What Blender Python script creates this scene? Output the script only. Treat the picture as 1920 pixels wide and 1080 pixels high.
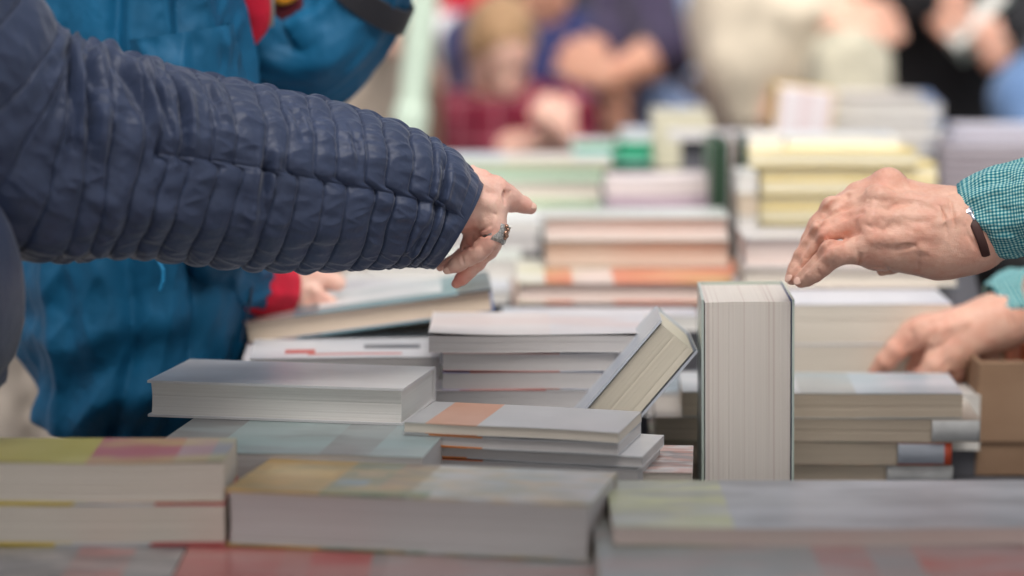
import bpy, math, random
import numpy as np
from mathutils import Vector, Matrix
random.seed(7)
for o in list(bpy.data.objects): bpy.data.objects.remove(o)
C = bpy.context.scene.collection
# ---------------------------------------------------------------- camera
HC = 1.40; PITCH = math.radians(7.5); F = 5400.0
cd = bpy.data.cameras.new('camera'); cam = bpy.data.objects.new('camera', cd); C.objects.link(cam)
cam.location = (0, 0, HC); cam.rotation_euler = (math.radians(90) - PITCH, 0, 0)
cd.sensor_width = 36; cd.lens = F / 1920 * 36; cd.clip_start = 0.05; cd.clip_end = 2000
cd.dof.use_dof = True; cd.dof.focus_distance = 2.985; cd.dof.aperture_fstop = 1.7
bpy.context.scene.camera = cam
# ---------------------------------------------------------------- sky and sun (soft overcast daylight)
SUN_EL = math.radians(54); SUN_AZ = math.radians(176)      # azimuth from +Y toward +X
w = bpy.data.worlds.new("World"); bpy.context.scene.world = w; w.use_nodes = True
nt = w.node_tree; bg = nt.nodes['Background']
sky = nt.nodes.new('ShaderNodeTexSky'); sky.sky_type = 'NISHITA'; sky.sun_disc = False
sky.sun_elevation = SUN_EL; sky.sun_rotation = SUN_AZ; sky.dust_density = 6.0; sky.ozone_density = 0.6; sky.air_density = 1.0
hs_ = nt.nodes.new('ShaderNodeHueSaturation'); hs_.inputs['Saturation'].default_value = .35      # overcast: greyer sky
nt.links.new(sky.outputs[0], hs_.inputs['Color']); nt.links.new(hs_.outputs[0], bg.inputs[0]); bg.inputs[1].default_value = 0.15
sl = bpy.data.lights.new('sun', 'SUN'); so = bpy.data.objects.new('sun', sl); C.objects.link(so)
sl.energy = 1.5; sl.angle = math.radians(48); sl.color = (1.0, 0.96, 0.91)
sd = Vector((math.sin(SUN_AZ) * math.cos(SUN_EL), math.cos(SUN_AZ) * math.cos(SUN_EL), math.sin(SUN_EL)))
so.rotation_euler = sd.to_track_quat('Z', 'Y').to_euler(); so.location = (0, 0, 20)
vs = bpy.context.scene.view_settings
bpy.context.scene.display_settings.display_device = 'sRGB'
vs.view_transform = 'Standard'; vs.look = 'None'; vs.gamma = 1; vs.use_curve_mapping = False; vs.exposure = 0.25

# ---------------------------------------------------------------- helpers
ct_, st_ = math.cos(PITCH), math.sin(PITCH)
def P(x, y, Y):
    """photo pixel (1920 wide) at world distance Y -> world point"""
    u = (x - 960) / F; v = -(y - 540) / F
    d = Vector((u, ct_ + v * st_, -st_ + v * ct_)); s = Y / d.y
    return Vector((u * s, Y, HC + d.z * s))
def R(px, Y): return px * Y / F
def lin(c):
    return tuple(((v / 255) / 12.92 if v / 255 <= .04045 else ((v / 255 + .055) / 1.055) ** 2.4) for v in c) + (1,)

def tag(o, label=None, cat=None, group=None, kind=None):
    if label: o['label'] = label
    if cat: o['category'] = cat
    if group: o['group'] = group
    if kind: o['kind'] = kind
    return o
def empty(name, loc=(0, 0, 0), rot=(0, 0, 0)):
    o = bpy.data.objects.new(name, None); C.objects.link(o); o.location = loc; o.rotation_euler = rot
    o.empty_display_size = .05; return o
def mesh_np(name, V, Q, mat=None, parent=None, smooth=True, uv=None, attr=None):
    V = np.asarray(V, dtype=np.float32); Q = np.asarray(Q, dtype=np.int32)
    me = bpy.data.meshes.new(name); n = Q.shape[1]
    me.vertices.add(len(V)); me.vertices.foreach_set('co', V.ravel())
    me.loops.add(Q.size); me.loops.foreach_set('vertex_index', Q.ravel())
    me.polygons.add(len(Q)); me.polygons.foreach_set('loop_start', np.arange(len(Q), dtype=np.int32) * n)
    me.polygons.foreach_set('loop_total', np.full(len(Q), n, dtype=np.int32))
    me.polygons.foreach_set('use_smooth', np.full(len(Q), smooth, dtype=bool))
    me.update(calc_edges=True); me.validate()
    if uv is not None:
        l = me.uv_layers.new(name='UVMap'); l.data.foreach_set('uv', np.asarray(uv, dtype=np.float32)[Q.ravel()].ravel())
    if attr is not None:
        for k, a in attr.items():
            at = me.attributes.new(k, 'FLOAT', 'POINT'); at.data.foreach_set('value', np.asarray(a, dtype=np.float32))
    if mat: me.materials.append(mat)
    o = bpy.data.objects.new(name, me); C.objects.link(o)
    if parent: o.parent = parent
    return o
def mesh_py(name, V, Fc, mat=None, parent=None, smooth=False, bevel=0):
    me = bpy.data.meshes.new(name); me.from_pydata([tuple(v) for v in V], [], Fc); me.update()
    for p in me.polygons: p.use_smooth = smooth
    if mat: me.materials.append(mat)
    o = bpy.data.objects.new(name, me); C.objects.link(o)
    if parent: o.parent = parent
    if bevel:
        m = o.modifiers.new('b', 'BEVEL'); m.width = bevel; m.segments = 2; m.limit_method = 'ANGLE'
    return o
def box(name, x0, x1, y0, y1, z0, z1, mat, parent=None, bevel=.002):
    V = [(x, y, z) for z in (z0, z1) for y in (y0, y1) for x in (x0, x1)]
    Fc = [(0, 2, 3, 1), (4, 5, 7, 6), (0, 1, 5, 4), (2, 6, 7, 3), (0, 4, 6, 2), (1, 3, 7, 5)]
    return mesh_py(name, V, Fc, mat, parent, False, bevel)

# numpy value noise ------------------------------------------------
def _h(ix, iy, iz):
    n = (ix * 374761393 + iy * 668265263 + iz * 2147483647 + 1013904223) & 0xffffffff
    n = ((n ^ (n >> 13)) * 1274126177) & 0xffffffff
    n = (n ^ (n >> 16)) & 0xffff
    return n / 32767.5 - 1.0
def vnoise(x, y, z):
    x, y, z = np.broadcast_arrays(np.asarray(x, float), np.asarray(y, float), np.asarray(z, float))
    ix, iy, iz = (np.floor(a).astype(np.int64) for a in (x, y, z))
    fx, fy, fz = x - ix, y - iy, z - iz
    fx, fy, fz = (t * t * t * (t * (t * 6 - 15) + 10) for t in (fx, fy, fz))
    r = 0
    for dx in (0, 1):
        for dy in (0, 1):
            for dz in (0, 1):
                wgt = (fx if dx else 1 - fx) * (fy if dy else 1 - fy) * (fz if dz else 1 - fz)
                r = r + wgt * _h(ix + dx, iy + dy, iz + dz)
    return r
def fbm(x, y, z, o=3):
    r = 0; a = 1.0; s = 1.0
    for i in range(o):
        r = r + a * vnoise(x * s + i * 17.3, y * s + i * 5.1, z * s - i * 9.7); a *= .5; s *= 2.03
    return r

# signed distance bodies -> surface nets ---------------------------
class SDF:
    def __init__(s, h): s.h = h; s.p = []
    def cap(s, a, b, ra, rb=None, k=.01): s.p.append(('c', np.array(a, float), np.array(b, float), ra, ra if rb is None else rb, k)); return s
    def chain(s, pts, rs, k=.01):
        for i in range(len(pts) - 1): s.cap(pts[i], pts[i + 1], rs[i], rs[i + 1], k)
        return s
    def ell(s, c, r, M=None, k=.01): s.p.append(('e', np.array(c, float), np.array(r, float), np.eye(3) if M is None else np.array(M, float), None, k)); return s
    def cut(s, a, b, ra, rb=None, k=.004): s.p.append(('xc', np.array(a, float), np.array(b, float), ra, ra if rb is None else rb, k)); return s
    def cute(s, c, r, M=None, k=.004): s.p.append(('xe', np.array(c, float), np.array(r, float), np.eye(3) if M is None else np.array(M, float), None, k)); return s
    def ev(s, X, Y, Z):
        f = np.full(np.shape(X), 1.0)
        for q in s.p:
            if q[0][-1] == 'c':
                a, b = q[1], q[2]; d = b - a; L = max(d @ d, 1e-12); px, py, pz = X - a[0], Y - a[1], Z - a[2]
                t = np.clip((px * d[0] + py * d[1] + pz * d[2]) / L, 0, 1)
                g = np.sqrt((px - t * d[0]) ** 2 + (py - t * d[1]) ** 2 + (pz - t * d[2]) ** 2) - (q[3] + (q[4] - q[3]) * t)
            else:
                c, r, M = q[1], q[2], q[3]; px, py, pz = X - c[0], Y - c[1], Z - c[2]
                a = [(px * M[0][i] + py * M[1][i] + pz * M[2][i]) for i in range(3)]
                k0 = np.sqrt(sum((a[i] / r[i]) ** 2 for i in range(3))); k1 = np.sqrt(sum((a[i] / r[i] ** 2) ** 2 for i in range(3))) + 1e-9; g = k0 * (k0 - 1) / k1
            k = q[5]
            if q[0][0] == 'x': g = -g; hh = np.clip(.5 - .5 * (g - f) / k, 0, 1); f = g * (1 - hh) + f * hh + k * hh * (1 - hh)
            else: hh = np.clip(.5 + .5 * (g - f) / k, 0, 1); f = g * (1 - hh) + f * hh - k * hh * (1 - hh)
        return f
    def front(s, x, y, Y0, off=0):
        """surface point nearest the viewer at photo column/row x,y around distance Y0, pushed by off"""
        ys = np.linspace(Y0 - .08, Y0 + .08, 321); pts = np.array([tuple(P(x, y, v)) for v in ys]); f = s.ev(pts[:, 0], pts[:, 1], pts[:, 2])
        i = np.argmax(f < 0) if (f < 0).any() else int(np.argmin(f)); return P(x, y, float(ys[i]) + off)
    def build(s, disp=None):
        h = s.h; lo = np.full(3, 1e9); hi = -lo
        bb = []
        for q in s.p:
            if q[0][-1] == 'c':
                m = max(q[3], q[4]); l = np.minimum(q[1], q[2]) - m; u = np.maximum(q[1], q[2]) + m
            else:
                m = max(q[2]); l = q[1] - m; u = q[1] + m
            bb.append((l, u))
            if q[0][0] != 'x': lo = np.minimum(lo, l); hi = np.maximum(hi, u)
        lo -= 4 * h; hi += 4 * h
        n = np.ceil((hi - lo) / h).astype(int) + 1
        f = np.full(tuple(n), 1.0, dtype=np.float32)
        ax = [lo[i] + h * np.arange(n[i]) for i in range(3)]
        for q, (l, u) in zip(s.p, bb):
            e = 3 * h + q[5]
            i0 = np.clip(np.floor((l - e - lo) / h).astype(int), 0, n); i1 = np.clip(np.ceil((u + e - lo) / h).astype(int) + 1, 0, n)
            if (i1 <= i0).any(): continue
            sl_ = tuple(slice(a, b) for a, b in zip(i0, i1))
            X = ax[0][sl_[0]][:, None, None]; Y = ax[1][sl_[1]][None, :, None]; Z = ax[2][sl_[2]][None, None, :]
            if q[0][-1] == 'c':
                a, b = q[1], q[2]; d = b - a; L = max(d @ d, 1e-12)
                px, py, pz = X - a[0], Y - a[1], Z - a[2]
                t = np.clip((px * d[0] + py * d[1] + pz * d[2]) / L, 0, 1)
                g = np.sqrt((px - t * d[0]) ** 2 + (py - t * d[1]) ** 2 + (pz - t * d[2]) ** 2) - (q[3] + (q[4] - q[3]) * t)
            else:
                c, r, M = q[1], q[2], q[3]
                px, py, pz = X - c[0], Y - c[1], Z - c[2]
                a = [(px * M[0][i] + py * M[1][i] + pz * M[2][i]) for i in range(3)]   # columns of M = axes
                k0 = np.sqrt(sum((a[i] / r[i]) ** 2 for i in range(3)))
                k1 = np.sqrt(sum((a[i] / r[i] ** 2) ** 2 for i in range(3))) + 1e-9
                g = k0 * (k0 - 1) / k1
            k = q[5]; o = f[sl_]
            if q[0][0] == 'x':
                g = -g; hh = np.clip(.5 - .5 * (g - o) / k, 0, 1)
                f[sl_] = g * (1 - hh) + o * hh + k * hh * (1 - hh)
            else:
                hh = np.clip(.5 + .5 * (g - o) / k, 0, 1)
                f[sl_] = g * (1 - hh) + o * hh - k * hh * (1 - hh)
        if disp:
            I = np.argwhere(np.abs(f) < 3.5 * h + .012)
            pts = lo + I * h
            f[I[:, 0], I[:, 1], I[:, 2]] += disp(pts[:, 0], pts[:, 1], pts[:, 2])
        # surface nets
        ins = f < 0
        cs = np.zeros(tuple(n - 1), dtype=np.int8)
        for dx in (0, 1):
            for dy in (0, 1):
                for dz in (0, 1): cs += ins[dx:n[0] - 1 + dx, dy:n[1] - 1 + dy, dz:n[2] - 1 + dz]
        act = (cs > 0) & (cs < 8)
        idx = np.full(act.shape, -1, dtype=np.int64); A = np.argwhere(act); idx[act] = np.arange(len(A))
        acc = np.zeros((len(A), 3)); cnt = np.zeros(len(A))
        co = [(i, j, k) for i in (0, 1) for j in (0, 1) for k in (0, 1)]
        for a in co:
            for d in range(3):
                if a[d]: continue
                b = list(a); b[d] = 1
                fa = f[A[:, 0] + a[0], A[:, 1] + a[1], A[:, 2] + a[2]]; fb = f[A[:, 0] + b[0], A[:, 1] + b[1], A[:, 2] + b[2]]
                m = (fa < 0) != (fb < 0); t = np.where(m, fa / np.where(m, fa - fb, 1), 0)
                p = np.array(a, float) + 0 * acc; p[:, d] = t
                acc += np.where(m[:, None], p, 0); cnt += m
        V = lo + (A + acc / cnt[:, None]) * h
        Qs = []
        for d in range(3):
            e1, e2 = [(1, 2), (2, 0), (0, 1)][d]
            sa = [slice(None)] * 3; sb = [slice(None)] * 3; sa[d] = slice(0, -1); sb[d] = slice(1, None)
            x = ins[tuple(sa)] != ins[tuple(sb)]; I = np.argwhere(x)
            I = I[(I[:, e1] > 0) & (I[:, e2] > 0) & (I[:, e1] < n[e1] - 1) & (I[:, e2] < n[e2] - 1)]
            o1 = np.zeros(3, int); o1[e1] = 1; o2 = np.zeros(3, int); o2[e2] = 1
            g = lambda J: idx[J[:, 0], J[:, 1], J[:, 2]]
            q = np.stack([g(I - o1 - o2), g(I - o2), g(I), g(I - o1)], 1)
            neg = ins[I[:, 0], I[:, 1], I[:, 2]]
            q[~neg] = q[~neg][:, ::-1]
            Qs.append(q)
        return V, np.concatenate(Qs)
def merge(parts):
    Vs, Qs, n = [], [], 0
    for V, Q in parts: Vs.append(V); Qs.append(Q + n); n += len(V)
    return np.concatenate(Vs), np.concatenate(Qs)

def crom(pts, n):
    p = np.array(pts, float); m = len(p); t = np.linspace(0, m - 1, n); i = np.clip(t.astype(int), 0, m - 2); u = (t - i)[:, None]
    p0 = p[np.maximum(i - 1, 0)]; p1 = p[i]; p2 = p[i + 1]; p3 = p[np.minimum(i + 2, m - 1)]
    return .5 * ((2 * p1) + (-p0 + p2) * u + (2 * p0 - 5 * p1 + 4 * p2 - p3) * u ** 2 + (-p0 + 3 * p1 - 3 * p2 + p3) * u ** 3)
def loft(name, cen, rad, nu, nv, mat, parent, disp=None, up=(0, 0, 1), hem=0, close=False):
    """tube through centres; rad=(r along up, r sideways); disp(s metres, phi, u01) -> radial offset; uv in metres"""
    c = crom(cen, nu); r = crom(rad, nu)
    T = np.gradient(c, axis=0); ds = np.linalg.norm(T, axis=1); T /= ds[:, None]
    s = np.concatenate([[0], np.cumsum(np.linalg.norm(np.diff(c, axis=0), axis=1))])
    U = np.array(up, float)[None] - (T @ np.array(up, float))[:, None] * T; U /= np.linalg.norm(U, axis=1)[:, None]
    N = np.cross(T, U)
    ph = np.linspace(0, 2 * np.pi, nv, endpoint=False)
    S, PH = np.meshgrid(s, ph, indexing='ij'); U01 = np.linspace(0, 1, nu)[:, None] + 0 * PH
    d = disp(S, PH, U01) if disp else 0 * S
    a = (r[:, 0][:, None] + d) * np.cos(PH); b = (r[:, 1][:, None] + d) * np.sin(PH)
    V = c[:, None] + a[..., None] * U[:, None] + b[..., None] * N[:, None]
    rows = [V]; uvs = [np.stack([S, PH * r.mean()], -1)]
    def endrings(i, sgn):
        out = []; cc = c[i]; base = V[i]
        if hem:
            for fr, sh in ((.985, .0035), (.95, .004), (.92, -.001), (.91, -.03)): out.append(cc + (base - cc) * fr + sgn * T[i] * sh)
        if close:
            for fr, sh in ((.8, .01), (.5, .02), (.01, .025)): out.append(cc + (base - cc) * fr + sgn * T[i] * sh * (r[i].mean() / .1))
        return out
    e = endrings(-1, 1); b0 = endrings(0, -1)[::-1] if close else []
    allr = b0 + list(V) + e
    Vall = np.array(allr); m = len(allr)
    uvS = np.concatenate([[s[0]] * len(b0), s, s[-1] + .002 * np.arange(1, len(e) + 1)]) if (b0 or e) else s
    UV = np.stack([uvS[:, None] + 0 * ph[None], (ph[None] + 0 * uvS[:, None]) * float(r.mean())], -1)
    I = np.arange(m * nv).reshape(m, nv); J = np.roll(I, -1, 1)
    Q = np.stack([I[:-1], J[:-1], J[1:], I[1:]], -1).reshape(-1, 4)[:, ::-1]
    return mesh_np(name, Vall.reshape(-1, 3), Q, mat, parent, True, UV.reshape(-1, 2))

# ---------------------------------------------------------------- materials
class Nd:
    def __init__(s, name, rough=.6, spec=.4):
        s.m = bpy.data.materials.new(name); s.m.use_nodes = True; s.t = s.m.node_tree; s.b = s.t.nodes['Principled BSDF']
        s.b.inputs['Roughness'].default_value = rough; s.b.inputs['Specular IOR Level'].default_value = spec
        s.tc = None
    def n(s, ty, **k):
        x = s.t.nodes.new('ShaderNode' + ty)
        for a, v in k.items():
            if a.startswith('i_'):
                x.inputs[int(a[2:]) if a[2:].isdigit() else a[2:].replace('_', ' ')].default_value = v
            else: setattr(x, a, v)
        return x
    def l(s, a, b): s.t.links.new(a, b)
    def co(s, kind='Object', scale=(1, 1, 1), loc=(0, 0, 0), rot=(0, 0, 0)):
        if not s.tc: s.tc = s.n('TexCoord')
        mp = s.n('Mapping'); mp.inputs['Scale'].default_value = scale; mp.inputs['Location'].default_value = loc; mp.inputs['Rotation'].default_value = rot
        s.l(s.tc.outputs[kind], mp.inputs[0]); return mp.outputs[0]
    def noise(s, vec, scale=1, detail=3, rough=.5, dist=0):
        x = s.n('TexNoise'); x.inputs['Scale'].default_value = scale; x.inputs['Detail'].default_value = detail
        x.inputs['Roughness'].default_value = rough; x.inputs['Distortion'].default_value = dist; s.l(vec, x.inputs['Vector']); return x.outputs['Fac']
    def ramp(s, fac, stops, interp='LINEAR'):
        x = s.n('ValToRGB'); x.color_ramp.interpolation = interp; e = x.color_ramp.elements
        while len(e) < len(stops): e.new(.5)
        for q, (p, c) in zip(e, stops): q.position = p; q.color = c
        s.l(fac, x.inputs[0]); return x.outputs[0]
    def mix(s, fac, a, b, mode='MIX'):
        x = s.n('Mix', data_type='RGBA', blend_type=mode)
        for v, i in ((fac, 0), (a, 6), (b, 7)):
            if hasattr(v, 'links') or hasattr(v, 'is_linked'): s.l(v, x.inputs[i])
            else: x.inputs[i].default_value = v
        return x.outputs[2]
    def math(s, op, a, b=None):
        x = s.n('Math', operation=op)
        for i, v in ((0, a), (1, b)):
            if v is None: continue
            if hasattr(v, 'is_linked'): s.l(v, x.inputs[i])
            else: x.inputs[i].default_value = v
        return x.outputs[0]
    def col(s, c):
        if hasattr(c, 'is_linked'): s.l(c, s.b.inputs['Base Color'])
        else: s.b.inputs['Base Color'].default_value = c
    def bump(s, h, strength=.3, dist=.001, prev=None):
        x = s.n('Bump'); x.inputs['Strength'].default_value = strength; x.inputs['Distance'].default_value = dist
        s.l(h, x.inputs['Height'])
        if prev: s.l(prev, x.inputs['Normal'])
        s.l(x.outputs[0], s.b.inputs['Normal']); return x.outputs[0]

def sc(c, k): return (c[0] * k, c[1] * k, c[2] * k, 1)
def fabric(name, rgb, rough=.8, var=.25, scale=25, weave=900, sheen=.15, bumpd=.0006):
    m = Nd(name, rough, .25); c = lin(rgb)
    n1 = m.noise(m.co(), scale, 4); m.col(m.ramp(n1, [(.3, sc(c, 1 - var)), (.7, sc(c, 1 + var))]))
    n2 = m.noise(m.co(), weave, 2); pr = m.bump(n2, .35, .0004)
    m.bump(m.noise(m.co(), scale * 2.2, 3), .5, bumpd, pr)
    m.b.inputs['Sheen Weight'].default_value = sheen; return m.m
def plain(name, rgb, rough=.5, spec=.4, metal=0, var=.08):
    m = Nd(name, rough, spec); c = lin(rgb)
    m.col(m.ramp(m.noise(m.co(), 60, 3), [(.3, sc(c, 1 - var)), (.7, sc(c, 1 + var))])); m.b.inputs['Metallic'].default_value = metal
    return m.m
def skin(name, rgb, red, fine=1.0, old=False):
    m = Nd(name, .47, .42); c = lin(rgb); r = lin(red)
    a = m.noise(m.co(), 45, 4, .6); b = m.noise(m.co(), 240, 3, .6)
    k = m.mix(m.ramp(a, [(.42, (0, 0, 0, 1)), (.75, (.7, .7, .7, 1))]), c, r)
    k = m.mix(m.ramp(b, [(.4, (0, 0, 0, 1)), (.75, (.25, .25, .25, 1))]), k, sc(r, .9))
    at = m.n('Attribute', attribute_name='red'); k = m.mix(at.outputs['Fac'], k, sc((r[0] * 1.0, r[1] * .68, r[2] * .66), 1)); m.col(k)
    m.b.inputs['Subsurface Weight'].default_value = .12 * fine; m.b.inputs['Subsurface Radius'].default_value = (.008, .003, .0015)
    m.b.inputs['Subsurface Scale'].default_value = .6
    v = m.n('TexVoronoi', feature='DISTANCE_TO_EDGE'); v.inputs['Scale'].default_value = 520; m.l(m.co('Object', (1, 1, .55), rot=(0, .5, 0)), v.inputs['Vector'])
    pr = m.bump(v.outputs['Distance'], .35, .0006)
    pr = m.bump(m.noise(m.co('Object', (.35, 1, 1.5), rot=(0, .4, 0)), 260 if old else 200, 4, .6, .6), .5 if old else .3, .0009, pr)
    return m.m
# ---------------------------------------------------------------- setting
ZT = 0.745                                    # table top height
def mk_ground():
    m = Nd('paving', .85, .3)
    br = m.n('TexBrick'); br.inputs['Scale'].default_value = 2.2; br.inputs['Mortar Size'].default_value = .012
    br.inputs['Color1'].default_value = lin((150, 148, 150)); br.inputs['Color2'].default_value = lin((170, 167, 168)); br.inputs['Mortar'].default_value = lin((95, 93, 92))
    m.l(m.co(), br.inputs['Vector'])
    m.col(m.mix(.5, br.outputs[0], m.ramp(m.noise(m.co(), 1.3, 5, .6), [(.3, lin((130, 130, 134))), (.7, lin((178, 176, 178)))])))
    m.bump(m.noise(m.co(), 60, 4), .4, .004)
    s = 400; g = mesh_py('ground', [(-s, -s, 0), (s, -s, 0), (s, s, 0), (-s, s, 0)], [(0, 1, 2, 3)], m.m); tag(g, kind='structure')
mk_ground()
M_cloth = fabric('table_cloth_grey', (98, 98, 104), .9, .2, 12, 700)
M_wood = plain('riser_wood', (120, 100, 78), .7)
M_leg = plain('table_leg_metal', (90, 92, 95), .4, .5, .8)
def table(name, x0, x1, y0, y1, label):
    t = empty(name, (x0, y0, 0)); L, W = x1 - x0, y1 - y0
    box('tabletop', 0, L, 0, W, ZT - .03, ZT - .004, M_wood, t)
    # cloth: sheet over the top hanging with gentle folds
    V, Q = [], []; n = 240; per = 2 * (L + W)
    zs = [ZT - .002, ZT - .002, ZT - .01, ZT - .12, ZT - .25, ZT - .38]; rings = []
    for k, z in enumerate(zs):
        ring = []
        for i in range(n):
            d = i / n * per
            if d < L: x, y, nx, ny = d, 0, 0, -1
            elif d < L + W: x, y, nx, ny = L, d - L, 1, 0
            elif d < 2 * L + W: x, y, nx, ny = 2 * L + W - d, W, 0, 1
            else: x, y, nx, ny = 0, per - d, -1, 0
            o = (-.01, .001, .005, .008, .012, .014)[k] + (.012 * math.sin(d * 21) * (k - 2) / 3 if k > 2 else 0)
            ring.append(len(V)); V.append((x + nx * o, y + ny * o, z))
        rings.append(ring)
    Fc = [tuple(rings[0])]
    for a, b in zip(rings[:-1], rings[1:]):
        for i in range(n): j = (i + 1) % n; Fc.append((a[i], b[i], b[j], a[j]))
    mesh_py('tablecloth', V, Fc, M_cloth, t, True)
    for lx in (.05, L - .09):
        for ly in (.06, W - .1): box('leg', lx, lx + .04, ly, ly + .04, 0, ZT - .031, M_leg, t)
    tag(t, label, 'table'); return t
TABLE_A = table('market_table', -.86, .72, 2.16, 3.085, 'dark cloth covered front table under the nearest row of books')
TABLE_B = table('market_table', -.275, .90, 3.105, 4.78, 'long dark cloth covered table carrying the far piles of books')
def riser(x0, x1, y0, y1, ztop):
    if ztop - ZT < .004: return
    t = TABLE_A if (y0 + y1) / 2 < 3.095 else TABLE_B
    box('riser', x0 - t.location.x, x1 - t.location.x, y0 - t.location.y, y1 - t.location.y, ZT - .0015, ztop - .0015, M_cloth, t)

# canopy added out of view to darken the nearest books
def shadecaster():
    t = empty('added_shadecaster', (0, 0, 0)); tag(t, 'unseen grey fabric canopy on four posts over the near side of the front table', 'shadecaster')
    x0, x1, y0, y1, z = -2.6, 2.6, -1.6, 2.06, 2.3; n = 40; V, Fc = [], []
    for th in (0, .004):
        for i in range(n + 1):
            for k in range(n + 1):
                u, v = i / n, k / n; V.append((x0 + (x1 - x0) * u, y0 + (y1 - y0) * v, z + .45 * (1 - abs(2 * v - 1)) + .02 * math.sin(u * 19) * math.sin(math.pi * v) + th))
    m = n + 1; N = m * m
    for i in range(n):
        for k in range(n): a = i * m + k; Fc.append((a, a + 1, a + m + 1, a + m)); Fc.append((N + a, N + a + m, N + a + m + 1, N + a + 1))
    mesh_py('canvas', V, Fc, fabric('shadecaster_canvas', (150, 150, 154), .9, .1, 6, 400), t, True)
    for x in (x0 + .03, x1 - .03):
        for y in (y0 + .03, y1 - .03): box('post', x - .02, x + .02, y - .02, y + .02, 0, z - .002, M_leg, t)
shadecaster()
# ---------------------------------------------------------------- books
PAGES = {}
def pages_mat(rgb, tint=None, lines=None):
    key = (rgb, lines)
    if key in PAGES: return PAGES[key]
    m = Nd('paper_edges', .85, .2); c = lin(rgb)
    a = m.noise(m.co('Object', (1.6, 1.6, 640)), 1, 3, .6); b = m.noise(m.co('Object', (5, 5, 1700)), 1, 2)
    d = m.noise(m.co('Object', (9, 9, 60)), 1, 3)
    k = m.ramp(a, [(.25, sc(c, .93)), (.5, c), (.8, sc(c, 1.03))])
    k = m.mix(.35, k, m.ramp(b, [(.3, sc(c, .84)), (.7, sc(c, 1.08))]))
    k = m.mix(.14, k, m.ramp(d, [(.3, sc((c[0], c[1] * .96, c[2] * .9), .86)), (.7, sc(c, 1.08))]))
    if lines:                                  # signatures printed to the edge: a few coloured sheets
        v = m.noise(m.co('Object', (.6, .6, 260), (0, 0, 3.3)), 1, 1)
        k = m.mix(m.ramp(v, [(.56, (0, 0, 0, 1)), (.62, (.45, .45, .45, 1))]), k, lin(lines))
    m.col(k)
    pr = m.bump(a, .3, .0008); m.bump(b, .35, .0005, pr)
    PAGES[key] = m.m; return m.m
PG = pages_mat((214, 205, 192)); PG_W = pages_mat((224, 221, 216)); PG_T = pages_mat((208, 192, 172)); PG_P = pages_mat((214, 196, 188)); PG_G = pages_mat((200, 196, 194))
def cover_mat(stops, L, art=None, rough=.38, bands=None):
    """stops: [(x fraction, rgb)] steps along the book; art: (rgb, scale, amount) printed blotches; bands: [(y fraction, rgb)] across"""
    m = Nd('printed_cover', rough, .5)
    stops = sorted(stops); sx = m.n('SeparateXYZ'); m.l(m.co('Object', (1 / L, 1 / L, 1)), sx.inputs[0])
    wob = m.math('ADD', sx.outputs[0], m.math('MULTIPLY', m.math('SUBTRACT', m.noise(m.co('Object', (1, 40, 1)), 1, 1), .5), .004))
    if len(stops) == 1: k = m.mix(0, lin(stops[0][1]), lin(stops[0][1]))
    else: k = m.ramp(wob, [(p, lin(c)) for p, c in stops], 'CONSTANT')
    if bands:
        for y0, y1, x0, x1, c in bands:
            a = m.math('MULTIPLY', m.math('GREATER_THAN', sx.outputs[1], y0), m.math('LESS_THAN', sx.outputs[1], y1))
            b = m.math('MULTIPLY', m.math('GREATER_THAN', sx.outputs[0], x0), m.math('LESS_THAN', sx.outputs[0], x1))
            k = m.mix(m.math('MULTIPLY', a, b), k, lin(c))
    if art:
        for c, s_, amt in (art if isinstance(art, list) else [art]):
            f = m.ramp(m.noise(m.co('Object', (.8, 2.2, 1), loc=(s_ * .37, amt, 0)), s_, 3, .5, .3), [(.44, (0, 0, 0, 1)), (.60, (amt, amt, amt, 1))])
            k = m.mix(f, k, lin(c))
    k = m.mix(.12, k, m.ramp(m.noise(m.co(), 18, 4), [(.3, (.25, .25, .25, 1)), (.7, (.8, .8, .8, 1))])); m.col(k)
    m.bump(m.noise(m.co(), 14, 3), .25, .0015)
    return m.m
NB = [0]
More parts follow.
